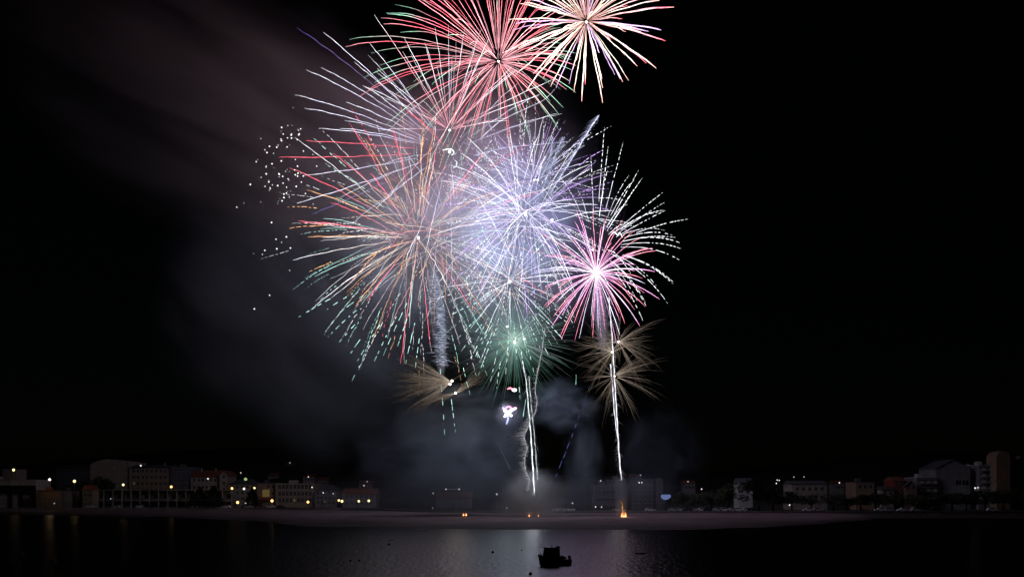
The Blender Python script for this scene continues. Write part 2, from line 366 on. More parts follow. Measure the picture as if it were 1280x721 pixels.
building('apartment_building', 'big plain grey gable ended block, tallest of its row', 'apartment building', 1170.3, 1213, 574.5, 382, 16, 'grey', 1, 2, (.5,.6), wx=(.55,.95), roof='gable_front', roofh=3.6, roofmat='slate', ww=2.6, wh=2.2)
building('apartment_building', 'dark recessed block right of the big grey gable', 'apartment building', 1213.4, 1223, 585, 385, 12, 'bluegrey', 5, 2, (.4,.92), roof='flat', roofmat='white')
building('apartment_building', 'narrow block striped with white balconies near right edge', 'apartment building', 1223.3, 1245, 581.5, 381, 12, 'grey', 5, 4, (.4,.94), roof='flat', balcony='white', roofmat='white')
building('tower', 'tall beige round topped tower near right edge', 'tower', 1245.4, 1263, 563, 376, 8, 'tan', 0, 0, roof='round')
building('apartment_building', 'dark reddish brown brick block between the two beige towers', 'apartment building', 1263.3, 1275, 575, 378, 12, 'brown', 5, 3, (.4,.92), roof='flat')
building('apartment_building', 'beige block cut by the right edge of the photo', 'apartment building', 1275.3, 1300, 574, 379, 12, 'tan', 5, 5, (.4,.92), roof='flat')
building('apartment_building', 'grey house low on the slope behind the left kiosk', 'apartment building', 70, 112, 580, 560, 12, 'bluegrey', 3, 8, (.5,.92), roof='gable', roofh=3, roofmat='slate')

# hillside houses
for i, (px, py, Y, wpx) in enumerate(((362, 578, 640, 12), (386, 592, 560, 14), (403, 596, 540, 12), (341, 590, 600, 12), (457, 600, 520, 16), (862, 600, 480, 14), (1049, 600, 470, 12), (795, 592, 520, 14))):
    lab = ['highest hillside house behind the cream window block', 'hillside house above the right end of the cream block', 'hillside house behind the dim grey block', 'hillside house above the yellow panel shop', 'hillside house above the twin floodlights',
           'hillside house right of the blue sign', 'hillside house left of the tan flat roofed house', 'hillside house above the brown grey block'][i]
    building('hillside_house', 'small dark '+lab, 'house', px-wpx/2, px+wpx/2, py, Y, 8, 'grey', 1, 3, (.8,.8), roof='gable', roofh=2, roofmat='tile')

# ------------------------------------------------------------------ lamps
def glow_light(parent, loc, col, power, rad=.3):
    l = bpy.data.lights.new('lamp_light', 'POINT'); l.energy = power; l.color = col; l.shadow_soft_size = rad
    o = bpy.data.objects.new('lamp_light', l); COL.objects.link(o); o.parent = parent; o.location = loc; return o
def street_lamp(px, py, Y, mat, label, r=.5, power=0, col=(1,.62,.28), arm=0.0, name='street_lamp', gz=None, group='street lamps along the waterfront'):
    p = W(px, py, Y); g = hill(p.x, Y) if gz is None else gz
    h = max(.8, p.z-g)
    t = empty(name, (p.x-arm, Y, g), 0, label, 'lamp', group)
    bm = bmesh.new(); bcyl(bm, (0,0,0), (0,0,.5), .16, .13, 8); bcyl(bm, (0,0,.5), (0,0,h-r*.7), .09, .06, 8)
    if arm: bcyl(bm, (0,0,h-r*.75), (arm,0,h-.02), .05, .05, 6)
    bm_obj('pole', bm, M['metal'], t)
    bm = bmesh.new(); bsphere(bm, (arm,0,h), r, 2); bm_obj('lamp_globe', bm, E[mat], t, smooth=True)
    bm = bmesh.new(); bcyl(bm, (arm,0,h+r*.96), (arm,0,h+r*1.2), r*.5, r*.15, 8); bm_obj('cap', bm, M['dark'], t)
    if power: glow_light(t, (arm, -r-.3, h-.2), col, power)
    return t
S = street_lamp
S(17, 587, 434, 'warmwhite', 'yellow street lamp standing in front of the pavilion kiosk, farthest left', .6, 25)
S(62, 599, 428, 'pink', 'pinkish white street lamp in front of the orange lit building', .62, 150, arm=1.9)
S(93, 601, 427, 'warmwhite', 'yellow street lamp right of the low grey annex', .65, 25)
S(154, 605.5, 432, 'warmwhite', 'yellow street lamp before the blank curved apartment end', .55, 15)
S(214, 608, 432, 'warm', 'amber street lamp before the dark blue grey block', .58, 15)
S(290, 610, 432, 'warm', 'amber street lamp right of the two conifers', .55, 15)
S(305, 610.5, 434, 'pink', 'pinkish street lamp, middle of the trio by the third conifer', .55, 15)
S(318, 609.5, 438, 'warmwhite', 'yellowish street lamp over the top of the third conifer', .5, 12)
S(297, 627.5, 428, 'warm', 'low amber lamp below the lamp trio, reflected in the water', .66, 20)
S(340, 625.5, 428, 'warm', 'low amber lamp under the shop awning', .66, 60)
S(385, 627, 428, 'warm', 'low amber lamp at the foot of the cream window block', .6, 22)
S(307, 628.5, 430, 'white', 'small white lamp beside the low amber lamp under the trio', .35)
S(423.5, 625, 415, 'warmwhite', 'left lamp of the close pair beside the grey smoke veiled block', .5, 12)
S(427.5, 626, 415, 'warmwhite', 'right lamp of the close pair beside the grey smoke veiled block', .6)
S(448.5, 626, 410, 'warmwhite', 'pale lamp right of the close pair, before the low grey house', .5, 12)
S(461, 625.5, 408, 'warmwhite', 'pale lamp at the right end of the low grey house', .55, 12)
S(176, 582, 455, 'white', 'white lamp at the eaves of the cream apartment block', .42, gz=WZ(583.5,455))
S(260, 598, 455, 'white', 'white lamp at the eaves of the red roofed block', .42, gz=WZ(600,455))
S(307, 598.5, 452, 'green', 'greenish lamp on the roof edge above the lamp trio', .8, gz=WZ(600.5,452))
SM = 'small distant lights on the hillside'
for px, py, Y, m, r, lab in (
    (301, 590.5, 600, 'white', .5, 'tiny white hillside light above the lamp trio'), (362.5, 578, 636, 'dim', .6, 'topmost dim hillside light left of the smoke'),
    (385.5, 595.7, 556, 'white', .5, 'white hillside light over the cream window block'), (390, 608.7, 446, 'white', .5, 'white light at the right eaves of the cream window block'),
    (404, 615.5, 444, 'white', .45, 'white light on the dim grey block'), (416.5, 616.5, 444, 'dim', .5, 'dim light at the right side of the dim grey block'),
    (138.5, 622.8, 432, 'dim', .4, 'small dim light inside the arcade'), (68, 628.7, 426, 'dim', .42, 'small pale light on the quay before the orange lit building'),
    (375, 638, 404, 'white', .32, 'tiny white light on the sand left of the smoke'), (455, 606.5, 515, 'white', .45, 'lower of two hillside lights above the low grey house'),
    (459, 601.5, 518, 'dim', .45, 'upper of two hillside lights above the low grey house'), (541.5, 616, 400, 'white', .4, 'small white light left of the bar of two lights'),
    (541, 634.4, 355, 'dim', .35, 'tiny white light on the promenade below the bar of two lights'), (621, 617.3, 380, 'white', .5, 'bright white floodlight in the smoke left of the central fountain'),
    (633.5, 634.4, 345, 'white', .3, 'tiny white light near the foot of the central fountain'),
    (715.7, 628.5, 345, 'white', .36, 'white light on the promenade right of the central smoke'), (744.5, 633, 342, 'white', .42, 'brighter of two promenade lights left of the tallest flame'),
    (752, 633.2, 342, 'white', .33, 'fainter of two promenade lights left of the tallest flame'), (750.8, 600.6, 386, 'white', .36, 'white light on the left corner of the stepped hotel'),
    (748, 602, 386, 'dim', .3, 'very faint light beside the left corner of the stepped hotel'),
    (799, 602.8, 371, 'white', .42, 'left of two white roof lights on the brown grey block'), (802.3, 602.8, 371, 'white', .36, 'right of two white roof lights on the brown grey block'),
    (800.7, 593.5, 515, 'dim', .5, 'dim hillside light above the brown grey block'), (860, 601.5, 476, 'dim', .5, 'dim hillside light right of the blue sign'),
    (877, 610.8, 400, 'white', .45, 'white light alone left of the pale wall between trees'),
    (971.5, 599.5, 420, 'white', .38, 'upper left light of the cluster over the right trees'), (974, 600, 421, 'white', .38, 'upper right light of the cluster over the right trees'),
    (970.4, 603.7, 419, 'white', .42, 'lowest light of the cluster over the right trees'), (992.3, 595.8, 440, 'dim', .45, 'left of two dim lights above the five window house'),
    (1005, 595.6, 440, 'dim', .45, 'right of two dim lights above the five window house'), (987, 630.8, 345, 'white', .42, 'white promenade light below the right tree cluster'),
    (1049.2, 603, 465, 'white', .5, 'white hillside light left of the tan flat roofed house')):
    p = W(px, py, Y); g = hill(p.x, Y)
    S(px, py, Y, m, lab, r*.68, gz=min(g, p.z-1.2) if p.z-g < 12 else p.z-4, name='lamp', group=SM)
S(1219, 609.5, 376, 'white', 'white light with glare under the dark recessed block', .34, 60, col=(.8,.85,1), gz=WZ(613,376))
S(1222.5, 609, 376, 'dim', 'dim lamp beside the white glare under the recessed block', .4, gz=WZ(613,376))

# bar of two lights joined by a thin lit tube, on a mast
p0, p1 = W(557.3, 611, 398), W(574, 611.2, 398)
t = empty('light_bar', ((p0.x+p1.x)/2, 398, hill(p0.x, 398)), 0, 'thin horizontal bar with a bright white light at each end', 'light')
hx = (p1.x-p0.x)/2; hz = p0.z-t.location.z
bm = bmesh.new(); bcyl(bm, (0,.15,0), (0,.15,hz-.1), .12, .08, 8); bm_obj('pole', bm, M['metal'], t)
bm = bmesh.new(); bcyl(bm, (-hx,0,hz), (hx,0,hz), .11, .11, 8); bm_obj('tube', bm, mat_emit('lit_tube', (.7,.8,1), .22), t)
for s in (-1, 1):
    bm = bmesh.new(); bsphere(bm, (s*hx,0,hz), .4, 2); bm_obj('lamp', bm, E['white'], t, smooth=True)

# lit blue sign
p = W(832.3, 621, 345)
t = empty('illuminated_sign', (p.x, 345, PZ), 0, 'lit pale blue sign panel with tapered lower edge on a post', 'sign'); hz = p.z-PZ
prof = [(-1.8,1.0),(1.8,1.0),(1.9,.0),(.9,-.75),(-.3,-1.1),(-1.2,-.75),(-1.9,.0)]
bm = bmesh.new(); a = [bm.verts.new((x,-.12,hz+z)) for x, z in prof]; b = [bm.verts.new((x,.12,hz+z)) for x, z in prof]
bm.faces.new(a); bm.faces.new(b[::-1])
for i in range(len(a)): bm.faces.new((a[i], b[i], b[(i+1)%7], a[(i+1)%7]))
bmesh.ops.recalc_face_normals(bm, faces=bm.faces); bm_obj('sign_panel', bm, E['litblue'], t)
bm = bmesh.new(); bbox(bm, -2.0, 2.0, -.2, .2, hz+1.003, hz+1.2); bm_obj('frame', bm, M['dark'], t)
bm = bmesh.new(); bcyl(bm, (0,.25,0), (0,.25,hz+.8), .14, .12, 8); bm_obj('post', bm, M['metal'], t)

# ------------------------------------------------------------------ trees
def tree_meshes(seed, kind):
    r = random.Random(seed); bm = bmesh.new()
    if kind == 'conifer':
        n = 1500
        for i in range(n):
            z = r.random()**.75; rad = (1-z)*.30*(.55+.45*r.random()**.4)*(1+.18*math.sin(z*40)); a = r.random()*6.283
            c = Vector((math.cos(a)*rad, math.sin(a)*rad, .06+z*.94))
            s = .026*(1.25-z*.6); u = Vector((math.cos(a), math.sin(a), -.5+r.random()*.4)); v = u.orthogonal().normalized()
            v.rotate(Matrix.Rotation(r.random()*3, 3, u.normalized()))
            q = [bm.verts.new(c+u*s*k+v*s*m) for k, m in ((-1,-.6),(1.6,-.4),(1.6,.4),(-1,.6))]; bm.faces.new(q)
        tb = bmesh.new(); bcyl(tb, (0,0,0), (0,0,.95), .022, .004, 8)
    else:
        cl = []
        for i in range(16):
            a = r.random()*6.283; rr = .30*math.sqrt(r.random()); cl.append((Vector((math.cos(a)*rr, math.sin(a)*rr, .45+.42*r.random()-rr*.3)), .09+.09*r.random()))
        for c0, cr in cl:
            for i in range(110):
                d = Vector((r.gauss(0,1), r.gauss(0,1), r.gauss(0,1))).normalized()*cr*(.5+.6*r.random())
                c = c0+d; s = .018+.014*r.random(); u = Vector((r.gauss(0,1), r.gauss(0,1), r.gauss(0,1))).normalized(); v = u.orthogonal().normalized()
                q = [bm.verts.new(c+u*s*k+v*s*m) for k, m in ((-1,0),(0,-.6),(1,0),(0,.6))]; bm.faces.new(q)
        tb = bmesh.new(); bcyl(tb, (0,0,0), (.01,0,.38), .03, .02, 8)
        for c0, cr in cl[::2]: bcyl(tb, (.01,0,.34), tuple(c0), .014, .004, 6)
    mc = bpy.data.meshes.new('crown'); bm.to_mesh(mc); bm.free(); mc.materials.append(M['needle' if kind == 'conifer' else 'leaf'])
    mt = bpy.data.meshes.new('trunk'); tb.to_mesh(mt); tb.free(); mt.materials.append(M['bark'])
    return mc, mt
TREE = {'conifer': [tree_meshes(1, 'conifer'), tree_meshes(2, 'conifer')], 'round': [tree_meshes(11+k, 'round') for k in range(4)]}
tn = [0]
def tree(kind, px, ptop, pbot, Y, wid, label, group):
    tn[0] += 1
    mc, mt = TREE[kind][tn[0] % len(TREE[kind])]
    x = WX(px, Y); g = hill(x, Y) if pbot is None else WZ(pbot, Y); h = WZ(ptop, Y)-g
    t = empty('conifer' if kind == 'conifer' else 'tree', (x, Y, g), rnd.random()*6.28, label, 'tree', group)
    t.scale = (wid, wid, h)
    for nm, me in (('crown', mc), ('trunk', mt)):
        o = bpy.data.objects.new(nm, me); COL.objects.link(o); o.parent = t
    return t
tree('conifer', 250, 608, None, 429, 19, 'dark conical conifer before the red roofed block, left of its twin', 'conifers on the quay')
tree('conifer', 267, 606.5, None, 428, 20, 'dark conical conifer right of its twin, before the narrow gable house', 'conifers on the quay')
tree('conifer', 315.5, 609, None, 431, 16, 'dark conifer standing alone right of the low amber lamp', 'conifers on the quay')
tree('round', 118, 592, None, 452, 16, 'dark bushy tree at left end of the arcade roof', 'trees behind the quay')
tree('round', 131, 592.5, None, 451, 16, 'dark bushy tree before the blank curved apartment end', 'trees behind the quay')
tree('round', 98, 598, None, 450, 14, 'dark bushy tree behind the lamp by the annex', 'trees behind the quay')
RT = 'dark trees along the right promenade'
for px, pt, Y, wd, lab in ((911, 600, 352, 15, 'dark tree left of the pale glimpsed wall'), (948, 596, 350, 19, 'tallest dark tree right of the pale glimpsed wall'), (966, 607, 352, 15, 'dark tree beneath the cluster of three lights'),
    (990, 611, 350, 13, 'dark tree above the promenade light'), (1014, 615, 351, 14, 'dark tree hiding the foot of the five window house'), (1042, 614, 352, 14, 'dark tree below the hillside light left of the tan house'),
    (1076, 615, 352, 15, 'dark tree hiding the foot of the tan house'), (1098, 614, 351, 15, 'dark tree between the tan house and the red house'), (1122, 614, 352, 14, 'dark tree hiding the foot of the red house'),
    (1146, 616, 350, 14, 'dark tree before the left end of the white balcony block'), (1168, 615.5, 352, 14, 'dark tree before the joint of balcony block and grey gable'), (1190, 613, 351, 15, 'dark tree centred under the big grey gable'),
    (1208, 615, 350, 13, 'dark tree under the right corner of the grey gable'), (1232, 611, 351, 15, 'dark tree under the narrow striped block'), (1254, 608, 352, 16, 'dark tree hiding the foot of the tall beige tower'), (1276, 605, 351, 18, 'dark tree at the right edge of the photo'),
    (846, 612, 356, 13, 'dark tree right of the blue sign'), (868, 614, 354, 12, 'dark tree under the lone white light'), (889, 611, 355, 14, 'dark tree second to the left of the pale wall')):
    tree('round', px, pt, None, Y, wd, lab, RT)

# ------------------------------------------------------------------ parked cars along the promenade
def car_proto(mat):
    t = empty('parked_car', (0,0,0))
    bm = bmesh.new()
    prof = [(-2.1,.32),(2.1,.32),(2.12,.7),(1.95,.86),(1.05,.95),(.45,1.42),(-1.15,1.45),(-1.85,.98),(-2.1,.9)]
    a = [bm.verts.new((x,-.82,z)) for x, z in prof]; b = [bm.verts.new((x,.82,z)) for x, z in prof]
    bm.faces.new(a); bm.faces.new(b[::-1])
    for i in range(len(a)): bm.faces.new((a[i], b[i], b[(i+1)%9], a[(i+1)%9]))
    bmesh.ops.recalc_face_normals(bm, faces=bm.faces); bmesh.ops.bevel(bm, geom=[e for e in bm.edges], offset=.07, segments=2, affect='EDGES')
    bm_obj('body', bm, mat, t)
    for s in (-1, 1):
        bm = bmesh.new(); v = [bm.verts.new((x, s*.826, z)) for x, z in ((.92,.98),(.42,1.36),(-1.1,1.38),(-1.6,1.0))]; bm.faces.new(v); bm_obj('window', bm, M['glass'], t)
    for x in (-1.3, 1.3):
        for s in (-1, 1):
            bm = bmesh.new(); bcyl(bm, (x, s*.62, .32), (x, s*.86, .32), .32, .32, 14); bm_obj('wheel', bm, M['tyre'], t)
    return t
def copy_tree(o, parent=None):
    c = o.copy(); COL.objects.link(c); c.parent = parent
    for ch in list(o.children): copy_tree(ch, c)
    return c
CARM = [mat_plain('silver_paint', (.5,.5,.52), .35, (2,.05)), mat_plain('white_paint', (.75,.75,.75), .35, (2,.05)), mat_plain('dark_blue_paint', (.03,.04,.08), .35, (2,.05))]
CN = ['silver', 'white', 'dark']
protos = [None]*3
cars = [(112,427,1),(145,426,0),(176,427,1),(184,427,2),(242,426,1),(247,426,0),(254,426,1),(283,425,1),(311,424,0),(338,424,1),(352,424,2),
        (697,340,1),(704,340,0),(712,340,1),(722,341,2),(772,340,0),(813,340,1),(842,340,0),(850,341,1),(859,340,2),(867,340,0),(876,340,1),(885,340,2),(896,340,0),(905,341,1),(914,340,0),(923,340,1),(932,340,0),(940,340,2),(1010,340,1),(1022,340,0),(1100,340,1),(1111,340,0),(1128,340,1),(1145,341,0),(1167,340,2),(1240,340,1)]
WHERE = {0:'below the left corner of the arcade',1:'below the blank curved apartment end',2:'below the cream apartment block',3:'right beside a white car under the cream block',4:'at the foot of the left conifer',5:'middle of three cars between the twin conifers',6:'at the foot of the right twin conifer',
 7:'below the amber lamp right of the twin conifers',8:'at the foot of the lone conifer',9:'below the shop awning',10:'below the cream window block',11:'leftmost of three close cars right of the central smoke',12:'middle of three close cars right of the central smoke',13:'rightmost of three close cars right of the central smoke',
 14:'below the promenade light right of the smoke',15:'behind the tallest ground flame',16:'below the brown grey block',29:'below the five window house, left of a silver car',30:'below the five window house, right of a white car',31:'below the trees left of the red house',32:'under the narrow pale house',33:'under the red house',34:'under the white balcony block',35:'under the left edge of the grey gable',36:'under the narrow striped block'}
for i, (px, Y, k) in enumerate(cars):
    if protos[k] is None: o = protos[k] = car_proto(CARM[k])
    else: o = copy_tree(protos[k])
    Y = max(Y, quayY(px)+2.2)
    o.location = (WX(px, Y), Y, PZ+.006); o.rotation_euler = (0, 0, math.pi*(i % 2)+rnd.uniform(-.05,.05))
    if i in WHERE: lab = '%s car parked on the promenade %s' % (CN[k], WHERE[i]); g = 'cars parked along the promenade'
    else: lab = '%s car in the close row parked left of the pale glimpsed wall' % CN[k]; g = '%s cars in the close row on the right promenade' % CN[k]
    tag(o, lab, 'car', g)

# ------------------------------------------------------------------ boat and floats
def boat():
    t = empty('motor_boat', (WX(693.5, 109), 110.5, 0), R(180+30), 'dark moored motor boat with tall wheelhouse and pale roof strip', 'boat')
    t.scale = (.92,.92,.95)
    L = 4.9; bm = bmesh.new(); st = []
    n = 14
    for i in range(n+1):
        u = i/n; x = -L*.47+L*u
        bw = 1.0*(1-max(0,(u-.45)/.55)**2.2)*(.92+.08*min(1,u*4)); sheer = .82+.75*max(0,(u-.35)/.65)**1.6
        kx = x+.0; flare = max(0,(u-.6)/.4)
        wl = bw*(.86-.35*flare)
        back = -.62*flare**1.5
        sec = [(kx+back*1.0, 0, -.35), (kx+back*.8, wl*.75, -.12), (kx+back*.45, wl, .2), (kx+back*.12, bw*.97, sheer*.8), (kx, bw, sheer), (kx, bw*.9, sheer+.02), (kx, bw*.88, sheer-.28)]
        full = [(a,-b,c) for a,b,c in sec[::-1]] + sec[1:]
        st.append([bm.verts.new(p) for p in full])
    for a, b in zip(st, st[1:]):
        for j in range(len(a)-1): bm.faces.new((a[j], b[j], b[j+1], a[j+1])).smooth = True
        bm.faces.new((a[0], a[-1], b[-1], b[0]))
    bm.faces.new(st[0]); bm.faces.new(st[-1][::-1])
    bmesh.ops.remove_doubles(bm, verts=bm.verts, dist=.001)
    bmesh.ops.recalc_face_normals(bm, faces=bm.faces); hull = bm_obj('hull', bm, M['hull'], t)
    bm = bmesh.new()
    v0 = [(-.55,-.78,.55),(1.65,-.62,.55),(1.65,.62,.55),(-.55,.78,.55)]; v1 = [(-.45,-.72,2.36),(1.28,-.58,2.36),(1.28,.58,2.36),(-.45,.72,2.36)]
    a = [bm.verts.new(p) for p in v0]; b = [bm.verts.new(p) for p in v1]
    bm.faces.new(a[::-1]); bm.faces.new(b)
    for i in range(4): bm.faces.new((a[i], a[(i+1)%4], b[(i+1)%4], b[i]))
    bmesh.ops.bevel(bm, geom=list(bm.edges), offset=.05, segments=2, affect='EDGES')
    cab = bm_obj('wheelhouse', bm, M['hull'], t)
    for s in (-1, 1):
        for x0, x1 in ((-.3,.25),(.4,1.0)):
            bm = bmesh.new(); yy = lambda x, z: s*((.78-.06*(z-.55)/1.81)-(.16-.02*(z-.55)/1.81)*(x+.55)/2.2+.012)
            v = [bm.verts.new((x, yy(x,z), z)) for x, z in ((x0,1.45),(x1,1.45),(x1-.05,2.1),(x0,2.1))]; bm.faces.new(v); bm_obj('window', bm, M['glass'], cab)
    bm = bmesh.new(); bbox(bm, -.62, 1.45, -.82, .82, 2.363, 2.45); bmesh.ops.bevel(bm, geom=list(bm.edges), offset=.03, segments=2, affect='EDGES')
    rf = bm_obj('roof', bm, M['boatwhite'], t)
    bm = bmesh.new(); bcyl(bm, (.4,0,2.452), (.4,0,2.62), .12, .10, 10); bm_obj('roof_lamp', bm, M['dark'], rf)
    bm = bmesh.new(); bbox(bm, -.55, .0, .3, .6, 2.453, 2.56); bm_obj('hatch', bm, M['dark'], rf)
    bm = bmesh.new(); bbox(bm, -2.62, -2.30, -.2, .2, .75, 1.25); bmesh.ops.bevel(bm, geom=list(bm.edges), offset=.08, segments=3, affect='EDGES')
    eng = bm_obj('outboard_motor', bm, M['dark'], t)
    bm = bmesh.new(); bbox(bm, -2.55, -2.38, -.08, .08, -.4, .75); bm_obj('shaft', bm, M['dark'], eng)
    bm = bmesh.new(); bbox(bm, -1.62, -1.05, -.45, .4, .62, 1.12); bsphere(bm, (-1.3,0,1.12), .28, 2, (1.1,1,.6)); bm_obj('engine_box', bm, M['hull'], t)
    bm = bmesh.new()
    for s in (-1, 1):
        for x in (-2.1,-1.4,-.8): bcyl(bm, (x, s*.9, .8), (x, s*.9, 1.12), .02, .02, 6)
        bcyl(bm, (-2.1, s*.9, 1.12), (-.8, s*.9, 1.12), .025, .025, 6)
    bm_obj('rail', bm, M['metal'], t)
    bm = bmesh.new(); bcyl(bm, (2.05,0,1.4), (2.25,0,1.72), .06, .05, 8); bm_obj('bow_post', bm, M['dark'], t)
boat()
def waterY(py): return CH*F/(py-HY)
def float_obj(px, py, rpx, mat, label, kind='ball', group='mooring buoys on the water'):
    Y = waterY(py+rpx*.6); r = rpx/F*Y
    t = empty('mooring_buoy', (WX(px, Y), Y, 0), 0, label, 'buoy', group)
    bm = bmesh.new(); bsphere(bm, (0,0,r*.55), r, 2, (1,1,.9)); bm_obj('float', bm, M[mat], t, smooth=True)
    bm = bmesh.new(); bcyl(bm, (0,0,r*1.4), (0,0,r*1.75), r*.14, r*.14, 8); bmesh.ops.create_icosphere(bm, subdivisions=1, radius=r*.2, matrix=Matrix.Translation((0,0,r*1.85))); bm_obj('ring', bm, M['metal'], t)
float_obj(616, 689.5, 1.8, 'buoy', 'dark round buoy on the bright water left of the boat')
float_obj(663, 716.5, 2.3, 'buoy', 'largest dark buoy at the bottom edge below the boat')
float_obj(652, 687.3, .9, 'buoy', 'tiny dark buoy just left of the boat bow')
float_obj(486, 680, 1.6, 'buoy', 'small dark buoy on dim water far left of the boat')
float_obj(438, 700.5, 1.4, 'buoy', 'tiny dark buoy at lower left, left of its neighbour')
float_obj(449, 700, 1.1, 'buoy', 'tinier dark buoy at lower left, right of its neighbour')
float_obj(28, 693, 2.2, 'palebuoy', 'pale buoy near the bottom left corner, farther one')
float_obj(65, 699, 2.2, 'palebuoy', 'pale buoy near the bottom left corner, upper of two touching')
float_obj(68, 704, 2.0, 'palebuoy', 'pale buoy near the bottom left corner, lower of two touching')
# low dinghy
Y = waterY(692); t = empty('dinghy', (WX(800.5, Y), Y, 0), R(8), 'low dark empty dinghy lying flat right of the motor boat', 'boat')
bm = bmesh.new(); st = []
for i in range(9):
    u = i/8; x = -.85+1.7*u; b = .36*(1-abs(u*1.7-.6)**2.5*.6 if u > .35 else .93); b = max(b, .04); zz = .17+.1*max(0, u-.6)
    st.append([bm.verts.new(p) for p in ((x,-b,zz),(x,-b*.75,-.05),(x,b*.75,-.05),(x,b,zz),(x,b*.85,zz),(x,b*.65,.03),(x,-b*.65,.03),(x,-b*.85,zz))])
for a, b in zip(st, st[1:]):
    for j in range(8): bm.faces.new((a[j], b[j], b[(j+1)%8], a[(j+1)%8]))
bm.faces.new(st[0]); bm.faces.new(st[-1][::-1]); bmesh.ops.recalc_face_normals(bm, faces=bm.faces)
bm_obj('hull', bm, M['hull'], t)
bm = bmesh.new(); bbox(bm, -.1, .1, -.3, .3, .1, .13); bm_obj('thwart', bm, M['bark'], t)

# ------------------------------------------------------------------ fireworks
YF = 300.0
LK = 1.9            # power of the light each bursting shell throws on smoke, sand and water
PXM = YF/F          # metres per photo pixel at the fireworks
def tube(name, pts, rad, cols, parent, n=4, mats=SPARK):
    verts, faces, cc = [], [], []
    k = len(pts)
    for i, p in enumerate(pts):
        d = (pts[min(k-1, i+1)]-pts[max(0, i-1)])
        d = d.normalized() if d.length > 1e-6 else Vector((0,0,1))
        a = d.orthogonal().normalized(); b = d.cross(a)
        for j in range(n):
            an = 2*math.pi*j/n
            verts.append(p+(a*math.cos(an)+b*math.sin(an))*rad[i]); cc.append(cols[i])
        if i:
            for j in range(n): faces.append(((i-1)*n+j, (i-1)*n+(j+1)%n, i*n+(j+1)%n, i*n+j))
    faces.append(tuple(range(n))[::-1]); faces.append(tuple((k-1)*n+j for j in range(n)))
    return verts, faces, cc
def emit_mesh(name, chunks, parent, kind=None):
    V, Fc, C = [], [], []
    for v, f, c in chunks:
        o = len(V); V += v; C += c; Fc += [tuple(i+o for i in q) for q in f]
    me = bpy.data.meshes.new(name); me.from_pydata(V, [], Fc); me.update()
    at = me.color_attributes.new('glow', 'FLOAT_COLOR', 'POINT')
    at.data.foreach_set('color', [x for c in C for x in (c[0], c[1], c[2], 1.0)])
    o = link_mesh(name, me, SPARK, parent)
    if kind: o['kind'] = kind
    return o
def grad(stops, s):
    if s <= stops[0][0]: return stops[0][1]
    for (a, ca), (b, cb) in zip(stops, stops[1:]):
        if s <= b:
            k = (s-a)/(b-a); return tuple(x+(y-x)*k for x, y in zip(ca, cb))
    return stops[-1][1]
def trail(r, end, stops, t0=.08, bulge=.1, w=.2, wob=.12, dash=None, gain=1.0, tip=.35, t1=1.0, off=None):
    """one star's glowing track from the shell's centre (0,0,0) to end; bulge = how far gravity bends it"""
    Lg = end.length; n = max(12, min(64, int(Lg/(.55 if dash else 1.5))))
    d = end.normalized(); a = d.orthogonal().normalized(); b = d.cross(a)
    w *= .42; gain *= 1.85
    f1, f2, ph = r.uniform(.5,.9), r.uniform(1.2,2.2), r.random()*6.28
    pts, rad, col = [], [], []
    per, duty, dph = (r.uniform(*dash[1]), dash[2], r.random()*9) if dash else (1, 1, 0)
    for i in range(n+1):
        s = t0+(t1-t0)*i/n; x = Lg*s
        p = end*s + Vector((0,0,1))*bulge*Lg*.8*(s-s**3)
        if off is not None: p = p + off
        g = wob*min(1, s*2)
        p = p + a*g*(math.sin(x*f1+ph)*.6+math.sin(x*f2+ph*2)*.4) + b*g*math.sin(x*f1*.8+ph)*.6
        e = gain*(.8+.2*math.sin(x*1.7+ph)); rr = w*(.55+.45*min(1, s*1.6))*(1 if s < .9 else tip+(1-tip)*(1-s)/.1)
        if dash and s > dash[0]:
            q, fr = divmod(x+dph+.35*math.sin(x*.9+ph), per); hs = math.sin(q*12.9898+ph*7)*43758.5453; hs -= math.floor(hs)
            on = fr/per < duty*(.55+.75*hs)
            e *= 1.0-.55*max(0, (s-.8)/.2)*hs
            if not on: e = 0; rr = .025
            else: rr *= 1.2
        c = grad(stops, s); pts.append(p); rad.append(rr); col.append(tuple(q*e for q in c))
    return tube('', pts, rad, col, None)
def rdir(r, bias=None):
    while True:
        d = Vector((r.gauss(0,1), r.gauss(0,1), r.gauss(0,1)))
        if d.length < 1e-3: continue
        d.normalize()
        if bias is None or r.random() < bias(math.degrees(math.atan2(d.z, d.x)), d): return d
